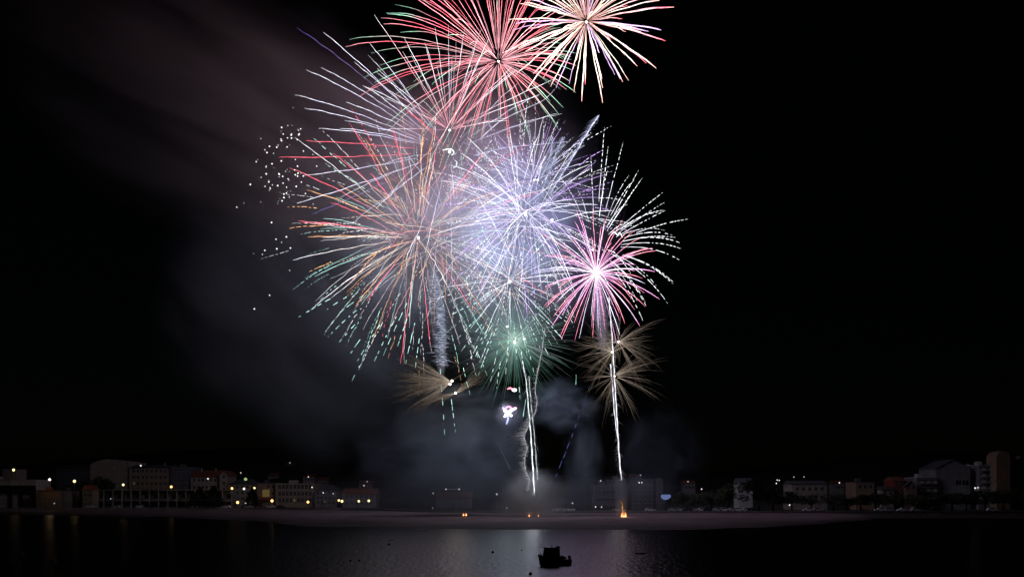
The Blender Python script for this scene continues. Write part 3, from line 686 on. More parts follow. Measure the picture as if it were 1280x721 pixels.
def burst(name, label, px, py, Rpx, n, palettes, seed, Y=YF, t0=(.06,.12), bulge=.14, w=.19, wob=.12, dash=None, jit=.16, bias=None, flat=1.0,
          rest=0, rest_kw=None, core=.5, corecol=(6,5.6,5.4), light=None, explicit=(), gains=(.6,1.2), part='spark_trail', cores=None, sink=0.06, group=None, scatter=0, bundles=0, lfwd=-.8, lenfn=None, even=True):
    r = random.Random(seed)
    t = empty(name, W(px, py, Y), 0, label, 'firework', group or 'firework shells bursting over the beach')
    k = 0
    bd = []
    for q in range(bundles):
        d = rdir(r, bias); d.y *= flat; bd.append((d.normalized(), r.uniform(.6, 1.05)))
    fib = [0]; NF = [1]
    def even_dir():
        for _ in range(60):
            q = fib[0] % NF[0]; fib[0] += 1
            z = 1-2*(q+.5)/NF[0]; a = q*2.399963+seed; h = math.sqrt(max(0, 1-z*z))
            d = Vector((h*math.cos(a), z, h*math.sin(a)))+Vector((r.gauss(0,.07), r.gauss(0,.07), r.gauss(0,.07)))
            d.normalize()
            if bias is None or r.random() < bias(math.degrees(math.atan2(d.z, d.x)), d): return d
        return rdir(r, bias)
    def mk(kw, rr):
        if bd:
            d, lk = r.choice(bd); d = (d+Vector((r.gauss(0,.04), r.gauss(0,.04), r.gauss(0,.04)))).normalized(); rr = rr*lk
        else: d = even_dir() if even else rdir(r, bias)
        if lenfn: rr = rr*lenfn(math.degrees(math.atan2(d.z, d.x)))
        Lm = rr*PXM*(1+r.uniform(-jit, jit*.6)); e = d*Lm; e.y *= flat; e = e - Vector((0,0,sink*Lm))
        st = r.choices([p[1] for p in palettes], [p[0] for p in palettes])[0]
        dd = kw.get('dash')
        off = Vector((r.gauss(0,scatter), r.gauss(0,scatter), r.gauss(0,scatter)))*PXM if scatter else None
        return trail(r, e, st, r.uniform(*kw['t0']), kw['bulge'], kw['w']*r.uniform(.75,1.2), kw['wob'], dd, r.uniform(*kw['gains']), off=off)
    kw = dict(t0=t0, bulge=bulge, w=w, wob=wob, dash=dash, gains=gains)
    for ex in explicit:
        ex_px, ex_py, pi = ex[:3]; b = ex[3] if len(ex) > 3 else bulge
        p = W(ex_px, ex_py, Y)-W(px, py, Y); p.y = r.uniform(-.25,.25)*p.length
        emit_mesh(part, [trail(r, p, palettes[pi][1], ex[4] if len(ex) > 4 else r.uniform(*t0), b, w, wob, dash, 1.0)], t); k += 1
    mine = list(range(min(n, 100-k)))
    NF[0] = max(1, int(len(mine)*(1.15 if bias else 1)))
    for i in mine: emit_mesh(part, [mk(kw, Rpx)], t)
    fib[0] = 0; NF[0] = max(1, rest)
    if rest:
        k2 = dict(kw); k2.update(rest_kw or {})
        RR = k2.get('R', Rpx)
        emit_mesh('fine_sparks', [mk(k2, RR) for i in range(rest)], t, kind='stuff')
    for (cx, cz, cr) in (cores or [(px, py, core)]):
        if cr <= 0: continue
        bm = bmesh.new(); q = W(cx, cz, Y)-W(px, py, Y)
        bsphere(bm, q, cr*.56, 2); o = bm_obj('core', bm, mat_emit('burst_core', corecol, 1.0), t, smooth=True)
    if light:      # the burning stars light the smoke from all over the shell, not from one point
        nl = light[2] if len(light) > 2 else 1
        l = bpy.data.lights.new('burst_light', 'POINT'); l.energy = light[0]*LK/nl; l.color = light[1]; l.shadow_soft_size = 5 if nl > 1 else .8
        for q in range(nl):
            o = bpy.data.objects.new('burst_light', l); COL.objects.link(o); o.parent = t
            if nl == 1: o.location = (.6, -.62*Rpx*PXM*lfwd, .9)
            else:
                a = 2*math.pi*(q+.3)/nl; rr = .5*Rpx*PXM
                o.location = (rr*math.cos(a), -rr*lfwd*(1.1+.25*math.sin(q*2.3)), rr*math.sin(a)*.9)
    return t

# palettes: stops of linear colour along the track
RED = (2.1,.27,.40); PINK = (1.8,.75,.88); WHT = (1.5,1.52,1.65); GRN = (.6,1.2,.85); LAV = (1.25,1.22,1.65); CRM = (1.9,1.6,1.35); ORG = (1.9,.95,.42); TEAL = (.75,1.35,1.2); PUR = (.95,.6,1.4); MAG = (1.9,.7,1.45)
def sc(c, k): return tuple(x*k for x in c)
up = lambda a, d: 1.0

burst('firework_burst', 'red burst with green tipped trails cut by the top edge', 623, 77, 182, 98,
      [(5, [(0,sc(PINK,.5)),(.2,PINK),(.55,RED),(.72,sc(PINK,.8)),(.85,GRN),(1,sc(GRN,.8))]), (3, [(0,sc(PINK,.5)),(.3,(1.8,.8,.85)),(.7,RED),(1,PINK)]), (2, [(0,PINK),(.5,(1.8,1.1,1.1)),(1,sc(GRN,.9))])],
      3, bulge=.22, w=.17, light=(4500,(1,.5,.62), 4), core=.55, flat=1, bias=lambda a, d: 1 if a > -20 or a < -160 else .7, lenfn=lambda a: .58 if -110 < a < 35 else (.8 if 35 <= a < 70 or -150 < a < -100 else 1), sink=.05, jit=.2, rest=60, rest_kw=dict(w=.12, gains=(.4,.9)))
burst('firework_burst', 'thick cream and pink brush burst at top right', 733, 27, 103, 96,
      [(5, [(0,(.25,.15,.12)),(.2,(1.0,.6,.5)),(.45,CRM),(.8,(2.0,1.7,1.5)),(1,(2,.9,.8))]), (3, [(0,(.25,.15,.12)),(.2,(.9,.4,.4)),(.5,(1.9,1.0,1.0)),(.8,PINK),(1,RED)]), (1, [(0,(.2,.12,.12)),(.4,(1.2,.8,1.3)),(1,(1.3,.8,1.5))])],
      4, bulge=.08, w=.36, wob=.2, light=(3000,(1,.85,.85)), core=.6, t0=(.05,.1), jit=.14, sink=.0, lenfn=lambda a: .88 if -130 < a < -40 else 1, cores=[(733,28,.65),(737,19,.4)])
burst('firework_burst', 'pinkish white burst of upward trails beneath the red burst', 562, 163, 120, 26,
      [(3, [(0,sc(PINK,.5)),(.3,sc(PINK,.7)),(.6,WHT),(1,sc(WHT,.8))]), (2, [(0,PINK),(.6,PINK),(1,WHT)])],
      5, bulge=.06, w=.14, light=(4500,(1,.6,.78), 3), core=.6, bias=lambda a, d: 1 if 30 < a < 170 else .12,
      explicit=[(466,13,1,.04),(528,40,0,.03),(500,52,0,.03),(596,50,0,.03),(560,60,0,.03),(690,112,0,.05),(640,70,1,.03),(578,48,1,.03),(545,75,0,.03),(612,60,0,.03)])
burst('firework_burst', 'long lavender white trails sweeping left from a hooked core', 562, 190, 150, 30,
      [(4, [(0,sc(LAV,.4)),(.3,sc(LAV,.6)),(.6,LAV),(1,WHT)]), (1, [(0,sc(RED,.5)),(.4,sc(RED,.7)),(1,RED)]), (.6, [(0,sc(PUR,.3)),(.5,sc(PUR,.35)),(1,(.16,.16,.5))])],
      6, bulge=.08, w=.15, light=(5500,(1,.80,.97), 5), core=.75, wob=.18, gains=(.4,.9), t0=(.12,.3), bias=lambda a, d: .6 if abs(a) < 90 else .35,
      explicit=[(395,70,0),(366,24,2),(388,98,0),(364,110,0),(374,122,0),(393,150,0),(440,72,0),(460,48,0),(379,171,1,.03),(353,202,1,-.03),(372,206,0,-.04),(378,264,0,-.03),(385,262,2,-.03),(419,148,0),(412,60,0),(455,110,0),(470,80,0),(432,127,0)])
burst('firework_burst', 'largest multicoloured burst at left with red, orange and teal trails', 523, 297, 140, 66,
      [(1.2, [(0,sc(CRM,.5)),(.4,sc(PINK,.7)),(.7,RED),(1,RED)]), (2.2, [(0,sc(CRM,.5)),(.4,sc(ORG,.8)),(1,ORG)]), (6, [(0,sc(CRM,.5)),(.4,sc(CRM,.7)),(1,WHT)]), (4, [(0,sc(PINK,.4)),(.35,sc(PINK,.6)),(.6,sc(TEAL,.7)),(1,TEAL)])],
      8, bulge=.10, w=.15, wob=.2, light=(8500,(.85,.82,1), 7), core=.7, gains=(.45,1.0), t0=(.08,.3),
      explicit=[(368,219,0),(440,163,0),(385,239,1),(377,282,0,.05),(379,281,0,.06),(383,294,1,.04),(366,325,2,.05),(378,188,2,.06),(455,170,1,.05),(488,149,0,.04),(510,192,2),(530,173,1,.04),(540,182,1,.04),(547,188,0,.05),(497,450,0,.12),(590,386,0,.2),(536,428,0,.12),(445,384,1,.12),(462,380,0,.1),(383,382,2,.12),(430,365,2,.1),(405,300,2,.05),(418,222,1,.05)],
      rest=130, rest_kw=dict(t0=(.55,.85), dash=(.3,(1.2,2.6),.72), w=.13, R=168, gains=(.5,1.0), bulge=.12), scatter=7)
burst('firework_burst', 'loose pale orange and pink burst of crossing trails beside the largest one', 560, 292, 112, 70,
      [(3, [(0,sc(CRM,.5)),(1,CRM)]), (2, [(0,sc(ORG,.5)),(1,ORG)]), (2, [(0,sc(PINK,.5)),(1,PINK)]), (3, [(0,sc(WHT,.5)),(1,WHT)])],
      40, bulge=.1, w=.12, wob=.2, core=0, gains=(.35,.8), t0=(.1,.5), scatter=20, jit=.35, rest=90, rest_kw=dict(t0=(.5,.8), dash=(.3,(1,2.2),.65), R=120, w=.13))
burst('firework_burst', 'dashed teal sparks falling from the left burst towards the beach', 540, 320, 150, 0,
      [(1, [(0,TEAL),(1,TEAL)])], 9, bulge=.1, w=.16, dash=(.1,(2.5,5),.6), core=0, t0=(.5,.6), wob=.05,
      explicit=[(374,397,0,.1,.75),(403,415,0,.12,.72),(418,428,0,.12,.8),(437,443,0,.12,.85),(446,481,0,.1,.9),(450,454,0,.12,.7),(462,450,0,.12,.6),(475,440,0,.1,.75),(498,440,0,.1,.6),(507,455,0,.1,.65),(517,470,0,.1,.7),(555,542,0,.06,.6),(568,540,0,.05,.8),(610,470,0,.05,.75),(420,392,0,.1,.7),(404,382,0,.1,.75),(590,500,0,.06,.8),(486,420,0,.1,.6)])
burst('firework_burst', 'dense bluish white chrysanthemum burst at the centre', 657, 268, 108, 95,
      [(6, [(0,LAV),(.3,LAV),(.7,WHT),(1,sc(WHT,.9))]), (2, [(0,LAV),(.5,sc(PUR,1.1)),(1,PUR)]), (2, [(0,WHT),(1,WHT)])],
      10, bulge=.16, w=.16, light=(12500,(.52,.58,1), 7), core=.8, gains=(.5,1.1), rest=190, rest_kw=dict(t0=(.5,.8), dash=(.3,(.9,2.0),.6), R=125, w=.14), cores=[(657,268,.8),(690,275,.7),(672,225,.5)], scatter=8)
burst('firework_burst', 'purple trailed burst rising above the central white one', 668, 225, 92, 60,
      [(3, [(0,sc(LAV,.6)),(.5,sc(PUR,.8)),(1,PUR)]), (4, [(0,sc(LAV,.7)),(.6,LAV),(1,WHT)])],
      12, bulge=.12, w=.14, light=(4000,(.62,.62,1), 4), core=.5, bias=lambda a, d: 1 if a > 0 else .25, gains=(.4,.95), dash=(.72,(.9,1.8),.55))
burst('firework_burst', 'bright pink peony burst right of centre', 745, 341, 80, 86,
      [(5, [(0,(2.2,1.5,1.9)),(.35,MAG),(.75,PINK),(1,(1.8,.4,.7))]), (3, [(0,(2,1.6,2)),(.4,(1.7,1.0,1.7)),(1,MAG)]), (2, [(0,(2,1.7,2)),(1,LAV)])],
      13, bulge=.18, w=.19, wob=.08, light=(8000,(.85,.56,1), 4), core=1.0, t0=(.02,.06), cores=[(745,341,.95),(741,312,.6)],  jit=.22, gains=(.6,1.1),
      explicit=[(780,406,0,.4),(788,375,0,.4),(692,395,0,.2),(700,420,0,.15),(742,420,0,.1),(757,400,0,.15)])
G = burst('firework_burst', 'white strobing palm burst arching right of the pink one', 744, 312, 104, 24,
      [(1, [(0,sc(WHT,.6)),(.5,sc(WHT,.85)),(1,(1.6,1.7,1.7))])],
      14, bulge=.3, w=.17, wob=.05, core=0, t0=(.3,.45), dash=(.62,(1.3,1.9),.66), bias=lambda a, d: 1 if -50 < a < 90 else .1, sink=.1,
      explicit=[(855,281,0,.12,.45),(852,322,0,.30,.3),(849,317,0,.25,.3),(844,352,0,.3,.35),(831,384,0,.36,.35),(835,244,0,.04,.3),(832,262,0,.05,.3),(826,246,0,.05,.3),(801,206,0,.02,.3),(803,222,0,.03,.3),(779,178,0,.0,.35),(763,173,0,.0,.35),(752,173,0,.0,.4),(795,230,0,.03,.3),(806,385,0,.34,.3),(842,300,0,.2,.35),(818,360,0,.36,.3),(741,185,0,0,.4)])
burst('firework_burst', 'small white star burst below the central bouquet', 637, 352, 78, 44,
      [(3, [(0,WHT),(1,WHT)]), (2, [(0,CRM),(.5,WHT),(1,TEAL)])], 15, bulge=.1, w=.14, light=(6000,(.6,.8,1), 4), core=.95, gains=(.4,1.0), t0=(.08,.2), rest=60, rest_kw=dict(t0=(.5,.8), dash=(.3,(1.2,2.2),.6), R=100, w=.13))
GR2 = (.34,.9,.6)
burst('firework_burst', 'fine green brush burst below the white star', 643, 425, 78, 100,
      [(4, [(0,(.9,1.2,1.05)),(.3,sc(GR2,.5)),(.7,sc(GR2,.22)),(1,(.03,.07,.05))]), (2, [(0,(.6,.8,.7)),(.4,(.35,.45,.42)),(1,(.1,.14,.14))])],
      16, bulge=.05, w=.12, wob=.03, light=(2600,(.5,1,.85)), core=.7, gains=(.5,1), t0=(.02,.08), rest=200, rest_kw=dict(w=.09, R=80, gains=(.25,.6)), cores=[(643,427,.7),(634,408,.55),(655,423,.6)], jit=.35)
burst('firework_burst', 'falling dashed white sparks around the green burst', 640, 365, 130, 0,
      [(1, [(0,sc(TEAL,.9)),(1,(1.1,1.4,1.4))])], 17, bulge=.15, w=.16, wob=.04, dash=(.05,(1.8,3.6),.6), core=0,
      explicit=[(584,455,0,.1,.55),(592,448,0,.1,.5),(600,452,0,.1,.6),(607,450,0,.1,.6),(612,476,0,.1,.5),(621,488,0,.08,.75),(596,470,0,.1,.75),(577,440,0,.12,.6),(570,425,0,.15,.5),(646,452,0,.1,.5),(660,445,0,.1,.5),(675,440,0,.12,.55),(690,430,0,.15,.5),(700,420,0,.15,.55),(706,428,0,.15,.6),(688,445,0,.1,.8),(668,462,0,.1,.6),(655,470,0,.1,.75),(560,400,0,.15,.5),(712,405,0,.15,.6),(650,500,0,.05,.88),(632,470,0,.05,.6)])
GOLD = (.42,.33,.26)
gp = [(3, [(0,(1.8,1.5,1.2)),(.15,sc(GOLD,1.2)),(.5,sc(GOLD,.55)),(1,(.012,.009,.006))]), (2, [(0,(.8,.65,.5)),(.25,sc(GOLD,.6)),(.7,sc(GOLD,.3)),(1,(.012,.009,.006))])]
GG = 'gold brush bursts low over the beach'
burst('gold_brush_burst', 'upper gold brush burst at right, fanning to upper right', 773, 427, 60, 34, gp, 18, bulge=.16, w=.15, wob=.25, light=(350,(1,.85,.65)), core=.65, t0=(.04,.1),
      bias=lambda a, d: 1 if -40 < a < 80 else .4, rest=90, rest_kw=dict(w=.10, gains=(.2,.6)), jit=.3, gains=(.3,.8), group=GG, bundles=26, flat=.4)
burst('gold_brush_burst', 'middle gold brush burst at right, fanning left', 765, 440, 66, 34, gp, 19, bulge=.16, w=.14, wob=.25, light=(350,(1,.85,.65)), core=.65, t0=(.04,.1),
      bias=lambda a, d: 1 if abs(a) > 120 else .35, rest=90, rest_kw=dict(w=.10, gains=(.2,.55)), jit=.3, gains=(.3,.7), group=GG, bundles=26, flat=.4)
burst('gold_brush_burst', 'lowest gold brush burst at right, drooping to lower right', 768, 470, 68, 44, gp, 20, bulge=.16, w=.14, wob=.25, light=(300,(1,.85,.65)), core=.5, t0=(.06,.12),
      bias=lambda a, d: 1 if -75 < a < 50 else (.7 if a < -75 else .4), rest=110, rest_kw=dict(w=.10, gains=(.2,.6)), jit=.3, gains=(.3,.75), group=GG, bundles=34, flat=.4)
burst('gold_brush_burst', 'upper left gold brush burst swept to the left', 564, 477, 72, 50, gp, 21, bulge=.03, w=.17, wob=.3, light=(700,(1,.85,.7)), core=.75, t0=(.04,.1), cores=[(565,476,.75),(562.5,480,.7)],
      bias=lambda a, d: 1 if abs(a) > 142 else (0 if abs(a) > 50 else .04), rest=260, rest_kw=dict(w=.10, gains=(.15,.6)), jit=.45, gains=(.3,.8), group=GG, bundles=60, flat=.25)
burst('gold_brush_burst', 'lower left gold brush burst beneath its larger neighbour', 569.5, 491, 48, 24, gp, 22, bulge=.03, w=.15, wob=.3, light=(350,(1,.85,.7)), core=.65, t0=(.04,.1),
      bias=lambda a, d: 1 if (abs(a) > 150 and a < 0) or 25 < a < 50 else .0, rest=110, rest_kw=dict(w=.10, gains=(.15,.55)), jit=.4, gains=(.3,.7), group=GG, bundles=16, flat=.25)

# hooked tracks by the two pink-white cores
def curl(label, pts, cols, w, parent=None, Y=YF, name='tumbling_star', light=None, thick=None):
    base = W(*pts[0][0], Y)
    t = empty(name, base, 0, label, 'firework', 'small tumbling stars')
    for path, c in zip(pts, cols):
        P = [W(x, y, Y)-base for x, y in path]
        # Catmull-Rom
        Q = []
        for i in range(len(P)-1):
            p0, p1, p2, p3 = P[max(0,i-1)], P[i], P[i+1], P[min(len(P)-1,i+2)]
            for k in range(6):
                u = k/6; Q.append(.5*((2*p1)+(p2-p0)*u+(2*p0-5*p1+4*p2-p3)*u*u+(3*p1-p0-3*p2+p3)*u**3))
        Q.append(P[-1]); n = len(Q)
        emit_mesh('spark_trail', [tube('', Q, [w*(1.7 if min(c) > 3 else 1)*(.4+.6*math.sin(math.pi*(i+.6)/(n+.2))) for i in range(n)], [c]*n, None, 6)], t)
    if light: 
        l = bpy.data.lights.new('burst_light', 'POINT'); l.energy = light[0]; l.color = light[1]; l.shadow_soft_size = .8
        o = bpy.data.objects.new('burst_light', l); COL.objects.link(o); o.parent = t; o.location = (0,-1.5,0)
    return t
curl('small white hook above the lavender core', [[(553,188),(560,186.5),(566,188),(567,192),(564,194)]], [(1.6,1.6,1.7)], .24)
curl('small white hook below the lavender core', [[(568,200),(571,203),(570,208),(566,210)]], [(1.2,1.2,1.3)], .2)
curl('large tumbling white flare ringed with pink loops', [[(629,510),(634,516),(640,512),(645,510)],[(630,521),(635,517),(640,520)],[(631,517),(635,522),(633,530)],[(633,512),(632.5,509.5),(635.5,508),(639,509.5),(639,512.5),(636,514),(633,512)],[(640,514),(643,510),(646,509.5)],[(628,508.5),(630,512)]],
     [(4,4,4.6),(4,4,4.6),(.9,1.0,2.2),(2.0,.8,1.5),(2.2,.8,1.5),(.7,.7,1.7)], .32, light=(500,(.9,.88,1)))
curl('small tumbling flare with red hook above the larger one', [[(634,486),(638,485),(642,487)],[(640,487),(644,487.5),(645,488.5)]], [(2.4,.6,.8),(4,3.6,3.8)], .32)
curl('zigzag white spark at the palm burst', [[(764,294),(768,290),(772,294),(775,291),(778,297)]], [(1.5,1.5,1.6)], .2)

# drifting strobe stars at left
r = random.Random(33)
t = empty('strobe_cluster', W(350, 230, YF), 0, 'scattered tiny white strobe stars drifting at the left of the bursts', 'firework')
sm = []
for k in range(4):
    bm = bmesh.new(); bsphere(bm, (0,0,0), .13+.035*k, 1); me = bpy.data.meshes.new('strobe_star'); bm.to_mesh(me); bm.free(); me.materials.append(mat_emit('strobe_star', (1,1,.93), .7+.45*k)); sm.append(me)
pts = [(296,259),(305,254),(318,386),(337,369),(317,317),(331,313),(345,299),(352,303),(346,311),(358,296),(362,338),(328,318),(363,310),(372,324)]
while len(pts) < 58: 
    x, y = r.gauss(352,15), r.gauss(232,24)
    if 312 < x < 398: pts.append((x, y))
while len(pts) < 84: 
    x = r.uniform(318,376); pts.append((x, 186-(x-318)*.42+r.gauss(0,10)))
while len(pts) < 100: pts.append((r.gauss(368,14), r.gauss(205,35)))
for x, y in pts:
    o = bpy.data.objects.new('strobe_star', r.choice(sm)); COL.objects.link(o); o.parent = t; o.location = W(x, y, YF+r.uniform(-15,15))-t.location

# rising comets
def comet(label, path, w, col, hairs=0, hlen=2.0, hdir=(-1,0), hcol=(.3,.3,.36), hr=.07, taper=(.3,1), Y=YF, seed=1, dash=None, both=False, name='rising_comet', hspread=.4, lenfn=None, hoff=.3, lamp=None):
    r = random.Random(seed); base = W(*path[-1], Y)
    t = empty(name, base, 0, label, 'firework', 'rising comet tails')
    P = [W(x, y, Y)-base for x, y in path]; Q = []
    for i in range(len(P)-1):
        p0, p1, p2, p3 = P[max(0,i-1)], P[i], P[i+1], P[min(len(P)-1,i+2)]
        m = max(6, int((p2-p1).length/.8))
        for k in range(m):
            u = k/m; Q.append(.5*((2*p1)+(p2-p0)*u+(2*p0-5*p1+4*p2-p3)*u*u+(3*p1-p0-3*p2+p3)*u**3))
    Q.append(P[-1]); n = len(Q)
    Q = [q+Vector((math.sin(i*.9)*.06, 0, 0)) for i, q in enumerate(Q)]
    if w > 0:
        cc, rr = [], []
        for i in range(n):
            s = i/(n-1); e = .75+.25*math.sin(i*1.3+seed)
            on = dash is None or ((i*.8) % dash[0])/dash[0] < dash[1]
            cc.append(tuple(x*e*(1 if on else 0) for x in col)); rr.append((w*(taper[0]+(taper[1]-taper[0])*s)*(min(1, (1-s)*12+.15))) if on else .02)
        emit_mesh('comet_track', [tube('', Q, rr, cc, None, 6)], t)
    ch = []
    for k in range(hairs):
        i = r.randrange(n); q = Q[i]; s = i/(n-1)
        L = hlen*min(2.2, .15+r.expovariate(1.6))*(lenfn(s) if lenfn else 1); sg = r.choice((-1,1)) if both else 1
        d = Vector((hdir[0]*sg, r.gauss(0,.35), hdir[1]+r.gauss(0,hspread*.4))); e = q+d*L
        off = Vector((r.gauss(0,hoff),0,r.gauss(0,.2)))
        c = sc(hcol, r.uniform(.35,1.1))
        pts = [q+off+(e-q)*u+Vector((0,0,-.12*L*u*u)) for u in (0,.3,.6,1)]
        ch.append(tube('', pts, [hr, hr*.9, hr*.7, hr*.25], [c, sc(c,.6), sc(c,.25), sc(c,.02)], None, 3))
    if ch: emit_mesh('fine_sparks', ch, t, kind='stuff')
    if lamp:
        l = bpy.data.lights.new('comet_light', 'POINT'); l.energy = lamp[0]*LK; l.color = (.86,.88,1); l.shadow_soft_size = 2
        o = bpy.data.objects.new('comet_light', l); COL.objects.link(o); o.parent = t; o.location = W(lamp[1], lamp[2], Y-3)-base
    return t
comet('broad pale striated spark column under the left burst', [(541,345),(546,370),(550,400),(552,430),(553,456)], 0, (0,0,0), 520, 2.2, (-1,-.15), (.75,.8,1.05), .08, seed=2, both=True, hoff=.9)
comet('brightest white comet track rising from the central smoke', [(653,450),(658,480),(661,515),(664,550),(668,617)], .2, (2.2,2.3,2.4), 160, 1.2, (-.6,-.9), (.5,.52,.55), .07, (.35,1), seed=3, both=True, lamp=(900,666,585))
comet('thin white comet track just right of the brightest one', [(661,470),(664,505),(668,545),(672,600)], .12, (1.0,1.1,1.15), 120, 1.4, (.3,-1), (.25,.28,.3), .07, (.8,.8), seed=4)
comet('wavy smoky comet tail with long whiskers blown left', [(681,410),(677,440),(672,465),(669,485),(671,502),(669,515),(662,526),(660,534),(655,545),(659,560),(656,572),(657,588),(661,598),(660,612)], .17, (.5,.51,.56), 900, 1.7, (-1,.02), (.34,.34,.37), .10, (.8,.8), seed=5, hspread=.15, lenfn=lambda s: .35+1.3*math.exp(-((s-.62)/.14)**2)+.5*math.exp(-((s-.85)/.1)**2))
comet('tall white comet track above the tallest ground flame', [(761,372),(765,420),(768,470),(771,520),(774,570),(777,600)], .2, (1.8,1.8,1.95), 220, 1.3, (-.9,-.5), (.4,.4,.44), .07, (.6,1), seed=6, both=True, lamp=(150,773,560))
comet('short second track beside the tall white comet', [(763,455),(766,485),(768,515),(772,548)], .18, (1.6,1.6,1.8), 60, 1.0, (-.9,-.5), (.35,.35,.4), .07, (1,.5), seed=7)
comet('striated grey spark curtain hanging under the pink peony', [(744,352),(746,375),(750,400),(754,430)], 0, (0,0,0), 240, 1.8, (-1,-.3), (.26,.26,.34), .05, seed=8, both=True, hoff=.7)
comet('second striated grey spark curtain right of the first', [(757,360),(760,385),(762,405)], 0, (0,0,0), 140, 1.6, (-1,-.3), (.24,.24,.32), .05, seed=18, both=True, hoff=.6)
comet('feathered white comet crossing to the upper right of the centre', [(748,145),(735,165),(720,190),(700,222),(688,242)], .22, (1.3,1.35,1.9), 420, 2.6, (-.75,-.45), (.8,.85,1.2), .06, (1,.5), seed=9)
comet('feathered white cone left of the crossing comet', [(703,172),(694,195),(684,220),(676,245)], .18, (1.0,1.05,1.5), 420, 3.0, (-.35,-.8), (.7,.78,1.15), .06, (.7,.9), seed=10, both=True)
comet('faint feathered cone above the purple trailed burst', [(690,170),(689,190),(680,215),(672,228)], .12, (.9,.95,1.4), 260, 2.4, (-.3,-.8), (.6,.68,1.0), .06, (.7,.9), seed=19, both=True)
comet('pale cone shaped comet below the central white burst', [(650,320),(645,335),(640,350)], .2, (1,1,1.5), 260, 2.4, (.15,-1), (.6,.6,.85), .06, (.7,.9), seed=21, both=True)
comet('faint blue dashed track slanting down right of centre', [(737,482),(722,525),(707,565),(690,606)], .10, (.14,.14,.42), 0, seed=11, dash=(3.3,.55))
comet('very faint grey track left of the central smoke', [(620,548),(630,570),(641,592)], .09, (.10,.11,.15), 0, seed=12)
comet('short teal spark falling beside the brightest comet', [(657,499),(654,521)], .16, (.5,1.0,.95), 0, seed=13)
comet('short green spark between the green and gold bursts', [(720,468),(720,481)], .13, (.3,.8,.6), 0, seed=14)
comet('white diagonal track from the red burst to the purple trails', [(693,112),(680,125),(655,137),(625,152),(600,174)], .15, (1.3,1.3,1.6), 0, seed=15)
comet('long pale line crossing under the hooked core', [(712,177),(670,181),(630,185),(592,195)], .14, (1.1,1.1,1.6), 0, seed=16)

# ground flames
def flame_mesh(h, w, cols):
    n = 10; P, rr, cc = [], [], []
    for i in range(n+1):
        s = i/n; P.append(Vector((math.sin(s*4)*.08*w*s*3, 0, h*s))); rr.append(w*(math.sin(math.pi*min(1, .18+s*.82))**.8)*(1-s*.35)+.015); cc.append(grad(cols, s))
    return tube('', P, rr, cc, None, 8)
FC = [(0,(2.2,.5,.12)),(.3,(3.6,1.6,.6)),(.6,(2.2,.6,.14)),(1,(.6,.09,.015))]
def flame(px, py, parts, label, power):
    Y = YF
    for _ in range(3): pass
    base = W(px, py, Y); t = empty('ground_flame', base, 0, label, 'flame', 'launch flames burning on the beach')
    for dx, h, w in parts:
        o = emit_mesh('flame', [flame_mesh(h*.7, w*.66, FC)], t); o.location = (dx, 0, 0)
    bm = bmesh.new()
    for dx, h, w in parts: bcyl(bm, (dx,.0,-.75), (dx,0,.05), .2, .2, 10)
    bm_obj('mortar_tube', bm, M['dark'], t) if len(parts) == 1 else None
    if len(parts) > 1:
        bm.free() if bm.is_valid else None
        for dx, h, w in parts:
            b2 = bmesh.new(); bcyl(b2, (dx,0,-.75), (dx,0,.05), .2, .2, 10); bm_obj('mortar_tube', b2, M['dark'], t)
    glow_light(t, (0,-.8,1.0), (1,.5,.22), power, .4)
flame(581, 644.5, [(-.45,1.5,.35),(.45,1.6,.36)], 'pair of small orange flames on the sand left of the smoke', 60)
flame(661.5, 645.5, [(0,1.4,.3)], 'single orange flame at the foot of the central smoke', 30)
flame(673, 645, [(0,.9,.2)], 'faint red flame right beside the central flame', 8)
flame(780, 647, [(-.75,3.0,.42),(-.05,2.2,.5),(.5,3.2,.42)], 'tallest bright flames on the sand under the right comet', 320)
comet('thin orange spark rising from the tallest flames', [(777.5,630),(778,637),(779,643)], .12, (1.2,.6,.3), 40, 1.2, (.3,.8), (.8,.3,.1), .06, seed=22, both=True)

